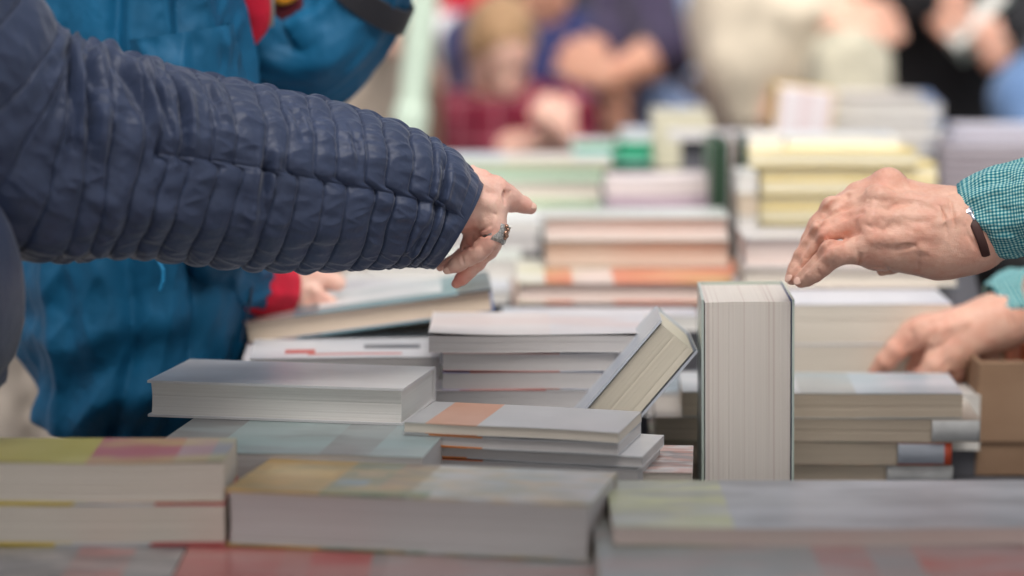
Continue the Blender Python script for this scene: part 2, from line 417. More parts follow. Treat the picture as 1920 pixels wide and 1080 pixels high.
def book(loc, rot, L, W, T, label, kind='pb', cov=None, pages=None, group=None, bend=0, lift=0, art=None, bands=None, inner=None, rough=.30,
         flap=None, name='book', flare=0, roundp=None, cat='book', board=None):
    """local frame: x along 0..L, y from fore edge 0 to spine W, z thickness 0..T"""
    NB[0] += 1; rs = random.Random(NB[0])
    root = empty(name, loc, rot); tag(root, label, cat, group)
    ct, ov = board or ((.0006, .0004) if kind == 'pb' else (.0026, .0032))
    pages = pages or PG; nx = 28
    cm = cover_mat(cov if isinstance(cov, list) else [(0, cov)], L, art, rough, bands)
    ph = rs.uniform(0, 6); aw = rs.uniform(.0001, .0006) if kind == 'pb' else 0
    def warp(x, y, z):
        u = x / L; v = 1 - y / W
        z2 = z + bend * u * u + aw * math.sin(u * 7 + ph) * v
        return (x, y, z2)
    def addlift(x, y, z, top):
        u = x / L; v = max(0, 1 - y / W)
        if top and lift: z += lift * v ** 3 * (.25 + .75 * (abs(2 * u - 1)) ** 2)
        if flare:
            z += (1 if top else -1) * flare * v ** 2
        return warp(x, y, z)
    # page block: rectangular section with slightly hollow fore edge, subdivided in z so that the edge has its own relief
    nz = max(4, int(T / .0016)); z0, z1 = ct, T - ct; sec = []
    hollow = (.0018 if kind == 'hc' else .0003) if roundp is None else roundp
    fy = []
    for k in range(nz + 1):
        t = k / nz; fy.append((ov + hollow * math.sin(math.pi * t) * 1.6 + rs.uniform(0, .0002) + (.0005 if rs.random() < .05 else 0), z0 + (z1 - z0) * t))
    sec = fy + [(W - ct - .0005, z1), (W - ct - .0005, z0)]
    V, Fc = [], []; ns = len(sec)
    for i in range(nx + 1):
        x = ov + (L - 2 * ov) * i / nx
        V += [warp(x, y, z) for y, z in sec]
    for i in range(nx):
        for k in range(ns):
            k2 = (k + 1) % ns; a = i * ns; b = a + ns; Fc.append((a + k, b + k, b + k2, a + k2))
    # end faces as strips between fore edge and back
    for i, fl in ((0, 1), (nx, 0)):
        a = i * ns; bk0, bk1 = a + ns - 1, a + ns - 2
        bx = [a + k for k in range(nz + 1)]
        V_ = len(V)
        for k in range(nz + 1):
            t = k / nz; x = ov + (L - 2 * ov) * i / nx; V.append(warp(x, W - ct - .0005, z0 + (z1 - z0) * t))
        for k in range(nz):
            q = (bx[k], bx[k + 1], V_ + k + 1, V_ + k); Fc.append(q if fl else q[::-1])
    pb = mesh_py('page_block', V, Fc, pages, root)
    # cover: U section
    r = min(T * .18, .004) if kind == 'hc' else .0008
    out = [(0, 0, 0)] + [(W * k / 8, 0, 0) for k in range(1, 8)] + [(W - r, 0, 0), (W - r * .3, r * .3, 0), (W, r, 0), (W, T - r, 1), (W - r * .3, T - r * .3, 1), (W - r, T, 1)] + [(W * k / 8, T, 1) for k in range(7, 0, -1)] + [(0, T, 1)]
    wi = W - ct
    inn = [(0, T - ct, 1)] + [(W * k / 8, T - ct, 1) for k in range(1, 8)] + [(wi, T - ct, 1), (wi, ct, 0)] + [(W * k / 8, ct, 0) for k in range(7, 0, -1)] + [(0, ct, 0)]
    sec = out + inn; no = len(out); V, Fc = [], []; ns = len(sec)
    for i in range(nx + 1):
        x = L * i / nx; V += [addlift(x, y, z, tp) for y, z, tp in sec]
    for i in range(nx):
        for k in range(ns):
            k2 = (k + 1) % ns; a = i * ns; b = a + ns; Fc.append((a + k, b + k, b + k2, a + k2))
    for i, fl in ((0, 1), (nx, 0)):            # end caps of the U: quads between outer and inner
        a = i * ns
        def qd(o1, o2, i2, i1):
            q = (a + o1, a + o2, a + i2, a + i1); Fc.append(q if fl else q[::-1])
        for k in range(8): qd(k, k + 1, ns - 2 - k, ns - 1 - k)
        qd(8, 10, ns - 9 , ns - 9) if False else Fc.append((a + 8, a + 9, a + 10, a + ns - 9) if fl else (a + ns - 9, a + 10, a + 9, a + 8))
        Fc.append((a + 10, a + 11, a + no + 8, a + ns - 9) if fl else (a + ns - 9, a + no + 8, a + 11, a + 10))
        Fc.append((a + 11, a + 12, a + 13, a + no + 8) if fl else (a + no + 8, a + 13, a + 12, a + 11))
        for k in range(8): qd(13 + k, 14 + k, no + 7 - k, no + 8 - k)
    co = mesh_py('cover', V, Fc, cm, root)
    if inner:                                  # endpapers showing inside the boards
        me = co.data; me.materials.append(inner)
        for p in me.polygons:
            k = p.vertices[0] % ns
            if len(p.vertices) == 4 and p.index < nx * ns and no <= (p.index % ns) < ns - 1 and (p.index % ns) != no + 8: p.material_index = 1
    if flap:                                   # jacket flap or stiff sheet folded round the fore edge over part of the length
        x0, x1, fm, z0f, z1f = flap
        V, Fc = [], []; n = 14; zz = [T * z0f, T * z0f + .0004, T * z1f - .0004, T * z1f]
        for i in range(n + 1):
            x = L * (x0 + (x1 - x0) * i / n)
            for y, z in [(.012, zz[0]), (-.0012, zz[0] + .0003), (-.0015, (zz[0] + zz[3]) / 2), (-.0012, zz[3] - .0003), (.012, zz[3]), (.012, zz[3] - .0005), (-.0004, zz[3] - .001), (-.0007, (zz[0] + zz[3]) / 2), (-.0004, zz[0] + .001), (.012, zz[0] + .0005)]:
                V.append(warp(x, y, z))
        for i in range(n):
            for k in range(10): a = i * 10; k2 = (k + 1) % 10; Fc.append((a + k, a + 10 + k, a + 10 + k2, a + k2))
        for i, fl in ((0, 0), (n, 1)):
            a = i * 10
            for k in range(4):
                q = (a + k, a + k + 1, a + 8 - k, a + 9 - k); Fc.append(q if fl else q[::-1])
        mesh_py('jacket_flap', V, Fc, fm, root, True)
    return root

def lenfor(p, yaw, xr):
    """length along yaw from p so that the far end lands on photo column xr"""
    k = (xr - 960) / F; c, s = math.cos(yaw), math.sin(yaw); d0 = p.y * ct_ + (HC - p.z) * st_
    return (k * d0 - p.x) / (c - k * s * ct_)
def pile(Y, ytop, layers, rs=True):
    """layers top to bottom: dict(x0,x1,t px,W,label,...; dy shift in Y; yaw deg). Heights chain down from photo row ytop"""
    z = P(960, ytop, Y).z; last = None
    for q in layers:
        q = dict(q); Yl = Y + q.pop('dy', 0); yaw = math.radians(q.pop('yaw', 0)); x0, x1, t, W = q.pop('x0'), q.pop('x1'), q.pop('t'), q.pop('W')
        T = t * Y / F / ct_; gap = q.pop('gap', 0); z -= gap
        d = Yl * ct_ + (HC - z) * st_; p = Vector(((x0 - 960) / F * d, Yl, z)); L = lenfor(p, yaw, x1)
        book((p.x, p.y, z - T + .0002), (0, 0, yaw), L, W, T - .0004, **q); z -= T; last = (p, L, W, yaw)
    p, L, W, yaw = last
    if rs:
        c, s = math.cos(yaw), math.sin(yaw); pts = [(p.x + a * c - b * s, p.y + a * s + b * c) for a in (.02, L - .02) for b in (.02, W - .01)]
        xs = sorted(a for a, _ in pts); ys = sorted(b for _, b in pts)
        riser(xs[1] if abs(yaw) > .05 else xs[0], xs[2] if abs(yaw) > .05 else xs[3], ys[1] if abs(yaw) > .05 else ys[0], ys[2] if abs(yaw) > .05 else ys[3], z)
    return z
# ---------------------------------------------------------------- the books
GR = (176, 176, 178); WH = (226, 226, 228); LG = (205, 207, 210)
# -- nearest row -------------------------------------------------
G = 'books in the nearest row'
zb = pile(2.6, 868, [
    dict(x0=-62, x1=419, t=76, W=.128, label='thick paperback with yellow and pink cover on top of the near left pile', cov=[(0, (212, 196, 84)), (.46, (208, 118, 120)), (.8, (206, 168, 170)), (.93, (178, 176, 180))],
         art=[((228, 214, 120), 9, .5)], group=G, lift=.002),
    dict(x0=-66, x1=422, t=5, W=.13, label='thin yellow edged leaflet laid between the two thick paperbacks of the near left pile', cov=[(0, (226, 196, 44)), (.42, (214, 214, 214)), (.73, (206, 84, 84))], group=G, name='booklet', cat='booklet', board=(.0011, .0002)),
    dict(x0=-60, x1=421, t=74, W=.128, label='thick paperback with yellow, white and red cover edge, second in the near left pile', cov=[(0, (226, 196, 44)), (.40, (214, 214, 214)), (.72, (206, 84, 84))], group=G),
    dict(x0=-64, x1=421, t=6, W=.13, label='thin yellow and red edged leaflet at the foot of the near left pile', cov=[(0, (226, 196, 44)), (.34, (214, 214, 214)), (.71, (206, 84, 84))], group=G, name='booklet', cat='booklet', board=(.0013, .0002)),
], rs=False)
# cover-up sheets under both near piles, front edge out of frame
p0 = P(-60, 1037, 2.6); z0 = zb
def under(px0, px1, Yf, zt, W, T, **k):
    d = Yf * ct_ + (HC - zt) * st_; x0 = (px0 - 960) / F * d; x1 = (px1 - 960) / F * d
    book((x0, Yf, zt - T), (0, 0, 0), x1 - x0, W, T, **k)
zs = z0 - .0005
under(-60, 318, 2.47, zs, .25, .034, label='flat book with mottled grey and pink cover, leftmost along the bottom of the photo', cov=[(0, (150, 148, 150)), (.45, (196, 128, 122)), (.75, (160, 158, 156))], art=[((110, 108, 112), 16, .7), ((206, 196, 190), 22, .6)], group=G)
under(322, 1120, 2.47, zs, .25, .036, label='wide flat book with red and grey cover beneath the ochre covered thick book', cov=[(0, (204, 104, 98)), (.24, (196, 120, 112)), (.31, (204, 84, 80)), (.46, (150, 148, 146)), (.5, (176, 174, 172))], art=[((206, 150, 140), 12, .6)], group=G)
zl = zs - .036
riser(-.46, .06, 2.49, 2.70, zs - .0365)
# big book with ochre/white cover
pl = P(422, 917, 2.62); pl.z = max(pl.z, 0); Tb = .0535; zt = zs + Tb + .0008
# put its left corner on the photo ray at that height
d = Vector((pl.x, pl.y, 0)); Yl = (HC - zt) / ((HC - P(422, 917, 1).z)) ; pl = P(422, 917, Yl)
pr_ = P(1106, 945, 1); Yr = (HC - zt) / (HC - pr_.z); pr_ = P(1106, 945, Yr)
yaw = math.atan2(pr_.y - pl.y, pr_.x - pl.x); Lb = math.hypot(pr_.x - pl.x, pr_.y - pl.y)
book((pl.x, pl.y, zt - Tb), (0, 0, yaw), Lb, .155, Tb, 'big hardback with ochre, green and white cover at the front of the table', kind='hc',
     cov=[(0, (190, 150, 74)), (.26, (120, 132, 112)), (.4, (150, 128, 112)), (.5, (198, 196, 194))], art=[((212, 172, 96), 28, .5), ((96, 120, 96), 19, .35)],
     bands=[(.0, .07, .26, .56, (88, 124, 84)), (.12, .2, .27, .36, (116, 152, 168)), (.22, .34, .04, .24, (214, 178, 104)), (.26, .3, .3, .38, (170, 150, 120))], pages=PG_G, group=G, rough=.3)
# right near books
z4 = P(960, 990, 2.5).z
under(1150, 2010, 2.5, z4, .215, .0165, label='wide thin book with pale yellow and grey cover at the right front', kind='pb', cov=[(0, (200, 202, 150)), (.265, (178, 180, 184))],
      art=[((128, 130, 136), 11, .6), ((206, 208, 214), 7, .5)], bands=[(.0, .035, 0, .26, (206, 204, 110))], pages=PG_P, group=G)
under(1130, 2030, 2.315, z4 - .0168, .36, .034, label='wide flat book with grey green cover and red blocks, bottom right of the photo', cov=[(0, (160, 164, 158)), (.48, (186, 120, 112)), (.6, (166, 160, 158)), (.7, (206, 96, 80))], art=[((170, 172, 170), 9, .6), ((196, 160, 152), 13, .5)], group=G)
riser(.11, .45, 2.36, 2.64, z4 - .0512)
# -- second row --------------------------------------------------
G = 'books in the second row'
def corner_book(xl, yl, xr, yr, Y, tpx, W, **k):
    """front top edge through two photo points lying at the same height"""
    a = P(xl, yl, Y); b1 = P(xr, yr, 1); Yr = (HC - a.z) / (HC - b1.z); b = P(xr, yr, Yr)
    T = tpx * Y / F; yaw = math.atan2(b.y - a.y, b.x - a.x); L = math.hypot(b.x - a.x, b.y - a.y)
    book((a.x, a.y, a.z - T), (0, 0, yaw), L, W, T, **k); return a.z - T, a, b, yaw
zw, a, b, yw = corner_book(276, 713, 756, 729, 2.95, 70, .15, label='thick white covered hardback on the grey green book at left', kind='hc', cov=[(0, (222, 221, 222))], art=[((186, 178, 176), 6, .25)], pages=PG_W, group=G, rough=.33)
T3 = .045; L3 = .272
book((-.355, 2.765, zw - T3 - .0003), (0, 0, math.radians(-8)), L3, .24, T3, 'grey green covered book lying under the thick white hardback', kind='pb',
     cov=[(0, (120, 118, 116)), (.22, (150, 172, 170)), (.62, (128, 128, 126)), (.8, (152, 176, 176))], art=[((112, 112, 112), 9, .5), ((168, 186, 186), 6, .5)], pages=PG_G, group=G)
riser(-.33, -.12, 2.78, 2.96, zw - T3 - .0006)
# pile with orange flaps
zo = P(757, 789, 2.84).z; yo = math.radians(-13)
for k, (xl, xr, T, lab, dy) in enumerate([(757, 1160, .0118, 'thin paperback with orange patch on grey cover, top of the orange edged pile', 0), (756, 1159, .0132, 'paperback with orange strip, second of the orange edged pile', .002),
                                      (793, 1204, .0125, 'third paperback of the orange edged pile, jutting out to the right', .004), (782, 1196, .028, 'thick white covered book at the foot of the orange edged pile', .006)]):
    Y = 2.84 + dy; dd = Y * ct_ + (HC - zo) * st_; p = Vector(((xl - 960) / F * dd, Y, zo)); L = lenfor(p, yo, xr)
    book((p.x, p.y, zo - T), (0, 0, yo), L, .125, T - .0012, lab, kind='pb', cov=[[(0, (186, 184, 184)), (.1, (212, 150, 116)), (.34, (196, 194, 194))], [(0, (214, 212, 212)), (.12, (238, 138, 36)), (.37, (208, 208, 210))], [(0, (240, 136, 30)), (.2, (212, 212, 214))], [(0, (226, 120, 60)), (.3, (216, 216, 216))]][k], group=G, bend=-.002, pages=PG_G if k else PG, board=((.0007, .0004), (.0014, .0004), (.0014, .0004), (.001, .0004))[k])
    zo -= T
riser(-.09, .04, 2.86, 2.93, zo - .0006)
# low book peeping under it
book((.055, 2.83, zo + .004), (0, 0, math.radians(-4)), .125, .15, .012, 'pale leaflet with small dark pictures sticking out right of the orange edged pile', kind='pb', cov=[(0, (206, 204, 202))], art=[((80, 78, 80), 26, .8), ((200, 120, 90), 40, .5)], group=G, name='booklet', cat='booklet')
riser(.07, .16, 2.84, 2.95, zo + .0036)
# centre pile
zc = pile(3.1, 629, [
    dict(x0=803, x1=1219, t=33, W=.185, label='white covered book on top of the centre pile beside the leaning book', kind='pb', cov=[(0, (230, 222, 220)), (.55, (226, 224, 226))], art=[((232, 204, 196), 5, .5)], lift=.004, pages=PG_G, group=G),
    dict(x0=830, x1=1195, t=34, W=.17, dy=.004, gap=.0012, label='paperback with a pinkish cover edge, second of the centre pile', cov=[(0, (206, 140, 134)), (.6, (210, 210, 216))], pages=PG_G, group=G),
    dict(x0=829, x1=1196, t=34, W=.17, dy=.004, gap=.0008, label='paperback with lilac and red cover edge, third of the centre pile', cov=[(0, (150, 140, 190)), (.14, (204, 124, 116)), (.6, (196, 202, 222))], pages=PG_G, group=G),
    dict(x0=806, x1=1200, t=34, W=.18, dy=0, label='wider paperback, fourth of the centre pile, behind the orange patched cover', cov=[(0, (220, 210, 210)), (.14, (206, 136, 130)), (.55, (208, 206, 206))], pages=PG_G, group=G),
])
# -- right foreground pile behind the standing book ----------------
FL = plain('flap_paper_grey', (208, 208, 206), .5)
def orange_flap(L, T):
    m = Nd('flap_orange_frame', .4); sx = m.n('SeparateXYZ'); m.l(m.co('Object'), sx.inputs[0])
    a = m.math('GREATER_THAN', sx.outputs[0], L * .992); b = m.math('GREATER_THAN', sx.outputs[2], T * .93); c = m.math('LESS_THAN', sx.outputs[2], T * .07)
    k = m.math('MAXIMUM', m.math('MAXIMUM', a, b), c); m.col(m.mix(k, lin((184, 190, 200)), lin((214, 92, 62)))); return m.m
zr = pile(3.18, 735, [
    dict(x0=1279, x1=1806, t=48, W=.145, yaw=-2, label='big book with blue grey cover on top of the pile behind the standing book', kind='pb', cov=[(0, (206, 208, 210)), (.42, (176, 178, 176)), (.62, (196, 206, 216))], art=[((150, 176, 186), 6, .5)], pages=PG_T, group=G),
    dict(x0=1229, x1=1838, t=45, W=.14, yaw=-2, label='tan edged book with a white flap at its right end, second behind the standing book', kind='pb', cov=[(0, (190, 180, 168))], pages=PG_T, flap=(.852, 1.0, FL, .05, .95), group=G),
    dict(x0=1222, x1=1785, t=45, W=.14, yaw=-1, dy=-.003, label='tan edged book with orange framed grey flap, third behind the standing book', kind='pb', cov=[(0, (92, 88, 84))], art=[((196, 120, 80), 40, .6), ((150, 170, 110), 30, .5)], pages=PG_T, flap=(.82, 1.0, orange_flap(.33, .0265), .02, .98), group=G),
    dict(x0=1222, x1=1787, t=40, W=.14, yaw=-1, label='tan edged book with plain grey flap, lowest behind the standing book', kind='pb', cov=[(0, (150, 140, 130))], art=[((60, 60, 60), 40, .6)], pages=PG_T, flap=(.78, 1.0, FL, .02, .98), group=G),
])
pz = P(1700, 742, 3.3)
book((P(1700, 742, 3.29).x, 3.29, P(1700, 845, 3.29).z), (0, 0, 0), .086, .15, P(1700, 742, 3.29).z - P(1700, 845, 3.29).z, 'white block like book standing out right of the tan edged pile', kind='pb', cov=[(0, (222, 222, 218))], pages=PG_W, group=G, roundp=.001)
riser(P(1702, 742, 3.3).x, P(1702, 742, 3.3).x + .08, 3.3, 3.43, P(1700, 845, 3.29).z - .0004)
# crushed grey book between the leaning and the standing book
book((P(1226, 790, 3.19).x, 3.37, P(1240, 782, 3.37).z), (0, math.radians(-3), math.radians(8)), .1, .13, .028, 'grey patterned book wedged behind the leaning book', kind='pb', cov=[(0, (170, 182, 190))], art=[((96, 110, 120), 30, .7)], pages=PG_G, group=G)
riser(.19, .25, 3.38, 3.48, P(1240, 782, 3.37).z - .001)
# -- standing book ---------------------------------------------------
blue_in = plain('endpaper_blue', (78, 92, 150), .45)
navy_in = plain('endpaper_navy', (52, 54, 92), .45)
x0 = P(1322, 570, 3.0).x; x1 = P(1492, 570, 3.0).x; Ts = x1 - x0; zt = P(1400, 567, 3.0).z; Ls = zt - ZT + .003
PG_B = pages_mat((224, 216, 207), None, (196, 176, 168))
sb = book((x1, 3.0, ZT), (0, math.radians(-90.6), math.radians(-1.5)), Ls, .152, Ts, 'thick pale green hardback standing upright on its end, fore edge to the viewer', kind='hc',
          cov=[(0, (186, 198, 184))], art=[((170, 186, 190), 5, .4)], pages=PG_B, inner=blue_in, roundp=.0035, flare=.0012, rough=.3)
# -- leaning book ----------------------------------------------------
ax = (P(1263, 590, 3.02) - P(1112, 766, 3.02)); ang = math.atan2(ax.z, ax.x)
tl = P(1249, 618, 3.02)                         # upper left page corner of the front edge
Ll = .215; Tl = .050
e = Vector((math.cos(ang), 0, math.sin(ang))); nn = Vector((-math.sin(ang), 0, math.cos(ang)))
org = tl + e * .004 - e * Ll - nn * (Tl - .010)
book(org, (0, -ang, 0), Ll, .125, Tl, 'cream edged hardback leaning against the standing book', kind='hc', cov=[(0, (196, 204, 216))], art=[((216, 218, 222), 7, .5)], pages=pages_mat((222, 214, 196)), inner=plain('endpaper_grey', (120, 126, 138), .6), flare=.0015, roundp=.001)
# -- tilted book under the red cuffed hand ---------------------------
a = P(462, 648, 3.3); b = P(928, 588, 3.3); tilt = math.atan2(b.z - a.z, b.x - a.x)
tb = book(a, (0, -tilt, math.radians(2)), (b - a).length, .17, R(46, 3.3), 'hardback with teal and black cover, tilted up under the red cuffed hand', kind='hc',
          cov=[(0, (150, 110, 96)), (.2, (70, 96, 110)), (.3, (96, 140, 150)), (.86, (34, 38, 44))], bands=[(.12, .6, .3, .8, (226, 228, 230))], art=[((120, 150, 160), 12, .4)], pages=pages_mat((206, 188, 168)), inner=plain('endpaper_cobalt', (52, 92, 160), .5))
G = 'books under the tilted hardback'
zt2 = P(500, 672, 3.16).z
d2 = dict(group=G)
book((P(468, 672, 3.16).x, 3.16, zt2 - .03), (0, 0, math.radians(3)), R(362, 3.16), .2, .03, 'white covered book with a red swoosh under the tilted hardback', kind='pb', cov=[(0, (222, 222, 226))],
     bands=[(.16, .3, .18, .34, (206, 60, 54)), (.1, .16, .3, .8, (206, 92, 84)), (.3, .45, .6, .9, (96, 98, 108))], pages=PG_G, **d2)
riser(-.26, -.1, 3.17, 3.34, zt2 - .0305)
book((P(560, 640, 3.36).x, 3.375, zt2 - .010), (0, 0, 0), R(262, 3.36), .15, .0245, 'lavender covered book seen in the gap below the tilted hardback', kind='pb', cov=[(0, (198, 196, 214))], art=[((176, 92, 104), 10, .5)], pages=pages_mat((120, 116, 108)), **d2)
riser(-.23, -.1, 3.38, 3.5, zt2 - .011)
G = 'books in the far rows'
zc2 = pile(3.66, 545, [
    dict(x0=600, x1=955, t=26, W=0.124, label='grey white book lying flat behind the tilted hardback', cov=[(0, (214, 216, 222))], art=[((190, 188, 200), 6, .4)], pages=PG_W, group=G),
])
zc2 = pile(3.88, 486, [
    dict(x0=690, x1=977, t=38, W=0.124, label='white edged book with a grey green cover below the pointing hand', cov=[(0, (204, 208, 200))], pages=PG_W, group=G),
    dict(x0=640, x1=985, t=30, W=0.124, dy=-.01, label='pale book under the white edged book below the pointing hand', cov=[(0, (210, 210, 206))], pages=PG_W, group=G),
])
zc2 = pile(4.12, 412, [
    dict(x0=820, x1=1016, t=24, W=0.105, label='pale blue grey book just below the pointing finger', cov=[(0, (216, 220, 228))], pages=PG_W, group=G),
    dict(x0=830, x1=1010, t=40, W=0.105, label='blue grey spined book, second below the pointing finger', cov=[(0, (186, 190, 200))], pages=PG_G, group=G, art=[((220, 222, 226), 9, .6)]),
])
# centre far pile with orange edged cover
zc3 = pile(3.75, 407, [
    dict(x0=1020, x1=1368, t=44, W=0.13, label='large beige edged hardback at the top of the pile beside the green uprights', kind='hc', cov=[(0, (206, 210, 204))], pages=PG_P, group=G),
    dict(x0=1020, x1=1370, t=52, W=0.13, label='large tan edged hardback, second beside the green uprights', kind='hc', cov=[(0, (150, 138, 128))], pages=pages_mat((200, 178, 162)), group=G),
    dict(x0=970, x1=1400, t=40, W=0.24, dy=-.14, label='book with orange edged cover under the two beige edged hardbacks', kind='hc', cov=[(0, (232, 226, 222)), (.12, (214, 104, 66)), (.24, (226, 208, 200)), (.42, (218, 116, 78))], art=[((214, 206, 130), 8, .5)], pages=PG_P, group=G),
    dict(x0=962, x1=1400, t=26, W=0.24, dy=-.13, label='pinkish book beneath the orange edged cover', cov=[(0, (206, 150, 132)), (.5, (200, 190, 186))], pages=PG_P, group=G),
])
zc4 = pile(3.5, 592, [
    dict(x0=940, x1=1310, t=30, W=0.0744, label='pale book lying flat between the centre pile and the orange edged book', cov=[(0, (222, 222, 226))], art=[((160, 170, 190), 6, .5)], pages=PG_W, group=G)])
# right middle stack under the hands
zr2 = pile(3.52, 446, [
    dict(x0=1396, x1=1760, t=56, W=0.124, label='pink tinged thick book below the yellow pile', kind='hc', cov=[(0, (206, 200, 196))], pages=PG_P, group=G),
    dict(x0=1392, x1=1800, t=40, W=0.124, label='cream edged book under the pink tinged book, right middle', kind='hc', cov=[(0, (196, 182, 172)), (.9, (78, 92, 104))], pages=PG, group=G),
    dict(x0=1400, x1=1786, t=74, W=0.256, dy=-.13, gap=.001, label='thick cream edged book with a white cover behind the standing book', kind='pb', cov=[(0, (224, 226, 234))], art=[((206, 208, 222), 6, .5)], pages=PG, group=G),
    dict(x0=1400, x1=1784, t=62, W=0.256, dy=-.13, label='thick cream edged book with a blue grey cover edge behind the standing book', kind='pb', cov=[(0, (166, 174, 186))], pages=PG, group=G),
])
# yellow pile
yl = (242, 218, 130); PGY = pages_mat((232, 226, 204))
yb = []
names = ['topmost yellow paperback of the yellow pile', 'second yellow paperback from the top of the yellow pile', 'third yellow paperback from the top of the yellow pile', 'fourth yellow paperback from the top of the yellow pile',
         'fifth yellow paperback, with a strong yellow edge, in the yellow pile', 'lowest yellow paperback of the yellow pile']
for k, (xa, xb) in enumerate([(1405, 1722), (1424, 1758), (1428, 1756), (1426, 1750), (1424, 1752), (1424, 1750)]):
    yb.append(dict(x0=xa, x1=xb, t=26.5, W=0.105, dy=(0, .01, .004, .012, .006, .01)[k], label=names[k], kind='pb', board=(.0027, .0006), cov=[(0, yl if k != 4 else (232, 204, 84))], pages=PGY, group='yellow paperbacks piled together'))
pile(3.95, 285, yb)
book((P(1402, 283, 4.0).x, 3.99, P(1402, 283, 4.0).z + .002), (0, 0, 0), R(66, 4), .12, .019, 'small white box like book on the left of the yellow pile', cov=[(0, (236, 236, 236))], pages=PG_W, group=G)
book((P(1474, 283, 4.03).x, 4.03, P(1402, 283, 4.0).z + .002), (0, 0, math.radians(1)), R(216, 4.03), .13, .013, 'thin pale blue book on top of the yellow pile', kind='pb', cov=[(0, (206, 216, 222))], art=[((230, 234, 238), 8, .5)], pages=PG_W, group=G)
# pale narrow pile left of yellow
pile(3.86, 325, [
    dict(x0=1383, x1=1420, t=38, W=0.093, label='narrow pale book end standing left of the yellow pile', cov=[(0, (222, 222, 218))], pages=PG_W, group=G),
    dict(x0=1385, x1=1421, t=40, W=0.093, label='narrow tan edged book end under the narrow pale one', cov=[(0, (206, 196, 140))], pages=PG_T, group=G),
    dict(x0=1384, x1=1421, t=38, W=0.093, label='narrow white book end lowest left of the yellow pile', cov=[(0, (214, 210, 204))], pages=PG_W, group=G)])
# green upright hardbacks
def upright(x0, x1, yt, Y, W, h, label, rgb, pg, **k):
    a = P(x0, yt, Y); b = P(x1, yt, Y)
    book((b.x, Y, a.z - h), (0, math.radians(-90), 0), h, W, b.x - a.x, label, kind='hc', cov=[(0, rgb)], pages=pg, **k)
GP = pages_mat((52, 74, 58))
zg = P(1350, 268, 4.0).z
upright(1333, 1366, 268, 3.99, .16, .19, 'dark green upright book beside the pink magazines', (34, 66, 44), GP, group='dark green upright books')
upright(1384, 1408, 268, 4.0, .16, .19, 'narrower dark green upright book nearest the yellow pile', (30, 62, 42), GP, group='dark green upright books')
upright(1367, 1383, 262, 4.02, .15, .18, 'pale upright book wedged between the two dark green ones', (206, 212, 212), pages_mat((150, 116, 110)))
riser(P(1335, 268, 4).x, P(1404, 268, 4).x, 4.0, 4.22, zg - .19)
# left far pile (green tint)
pile(4.2, 300, [
    dict(x0=800, x1=1148, t=14, W=0.136, label='pale blue covered book topping the far pile behind the pointing hand', cov=[(0, (196, 214, 226)), (.42, (226, 220, 214)), (.8, (206, 214, 232))], art=[((226, 228, 222), 6, .5)], pages=pages_mat((206, 206, 176)), group=G),
    dict(x0=806, x1=1132, t=26, W=0.124, dy=.006, label='pale green edged book in the far pile behind the pointing hand', cov=[(0, (206, 222, 206))], pages=pages_mat((192, 216, 190)), group=G),
    dict(x0=806, x1=1130, t=34, W=0.124, dy=.004, label='cream edged book in the far pile level with the pointing finger', kind='hc', cov=[(0, (206, 200, 190))], pages=PG, group=G),
    dict(x0=800, x1=1124, t=16, W=0.124, label='thin book with green cover under the cream edged book behind the pointing finger', cov=[(0, (150, 190, 146)), (.75, (90, 170, 140))], pages=pages_mat((176, 196, 160)), group=G),
    dict(x0=800, x1=1150, t=22, W=0.136, label='pale grey lowest book of the far pile behind the pointing finger', cov=[(0, (206, 210, 210))], pages=PG_W, group=G)])
# pink magazines
mg = []
MGP = [pages_mat((236, 222, 220)), pages_mat((206, 184, 196)), pages_mat((214, 190, 204))]
for k, t in enumerate((15, 14, 13, 13, 13)):
    mg.append(dict(x0=(1140, 1136, 1142, 1138, 1140)[k], x1=1336, t=t, W=0.124, bend=.0035 - .0007 * k, label=['topmost', 'second', 'third', 'fourth', 'lowest'][k] + ' curved magazine of the pink pile left of the green uprights', name='magazine', cat='magazine',
               cov=[(0, (240, 226, 224) if k < 2 else (216, 190, 208))], pages=MGP[min(2, k // 2)], group='pink magazines'))
pile(4.05, 338, mg)
# green boxy books
GB = plain('box_green', (20, 176, 128), .5)
pile(4.5, 268, [
    dict(x0=1072, x1=1176, t=20, W=0.0992, label='bright green edged book with a white cover far behind the pink magazines', kind='hc', cov=[(0, (226, 232, 232))], pages=pages_mat((40, 196, 146)), group=G),
    dict(x0=1076, x1=1226, t=20, W=0.0992, label='teal edged wide book under the bright green edged book', kind='hc', cov=[(0, (24, 170, 126))], pages=pages_mat((110, 190, 166)), group=G)])
pile(4.46, 246, [
    dict(x0=1166, x1=1222, t=20, W=0.0992, label='pale blue topped book right of the bright green edged book', kind='pb', cov=[(0, (206, 214, 230))], pages=pages_mat((206, 216, 214)), group=G),
    dict(x0=1160, x1=1222, t=20, W=0.0992, label='green edged book under the pale blue topped book', kind='hc', cov=[(0, (16, 168, 122))], pages=pages_mat((30, 190, 140)), group=G),
    dict(x0=1160, x1=1222, t=22, W=0.0992, label='pale teal book at the foot of the green group', kind='hc', cov=[(0, (20, 170, 124))], pages=pages_mat((130, 196, 176)), group=G)])
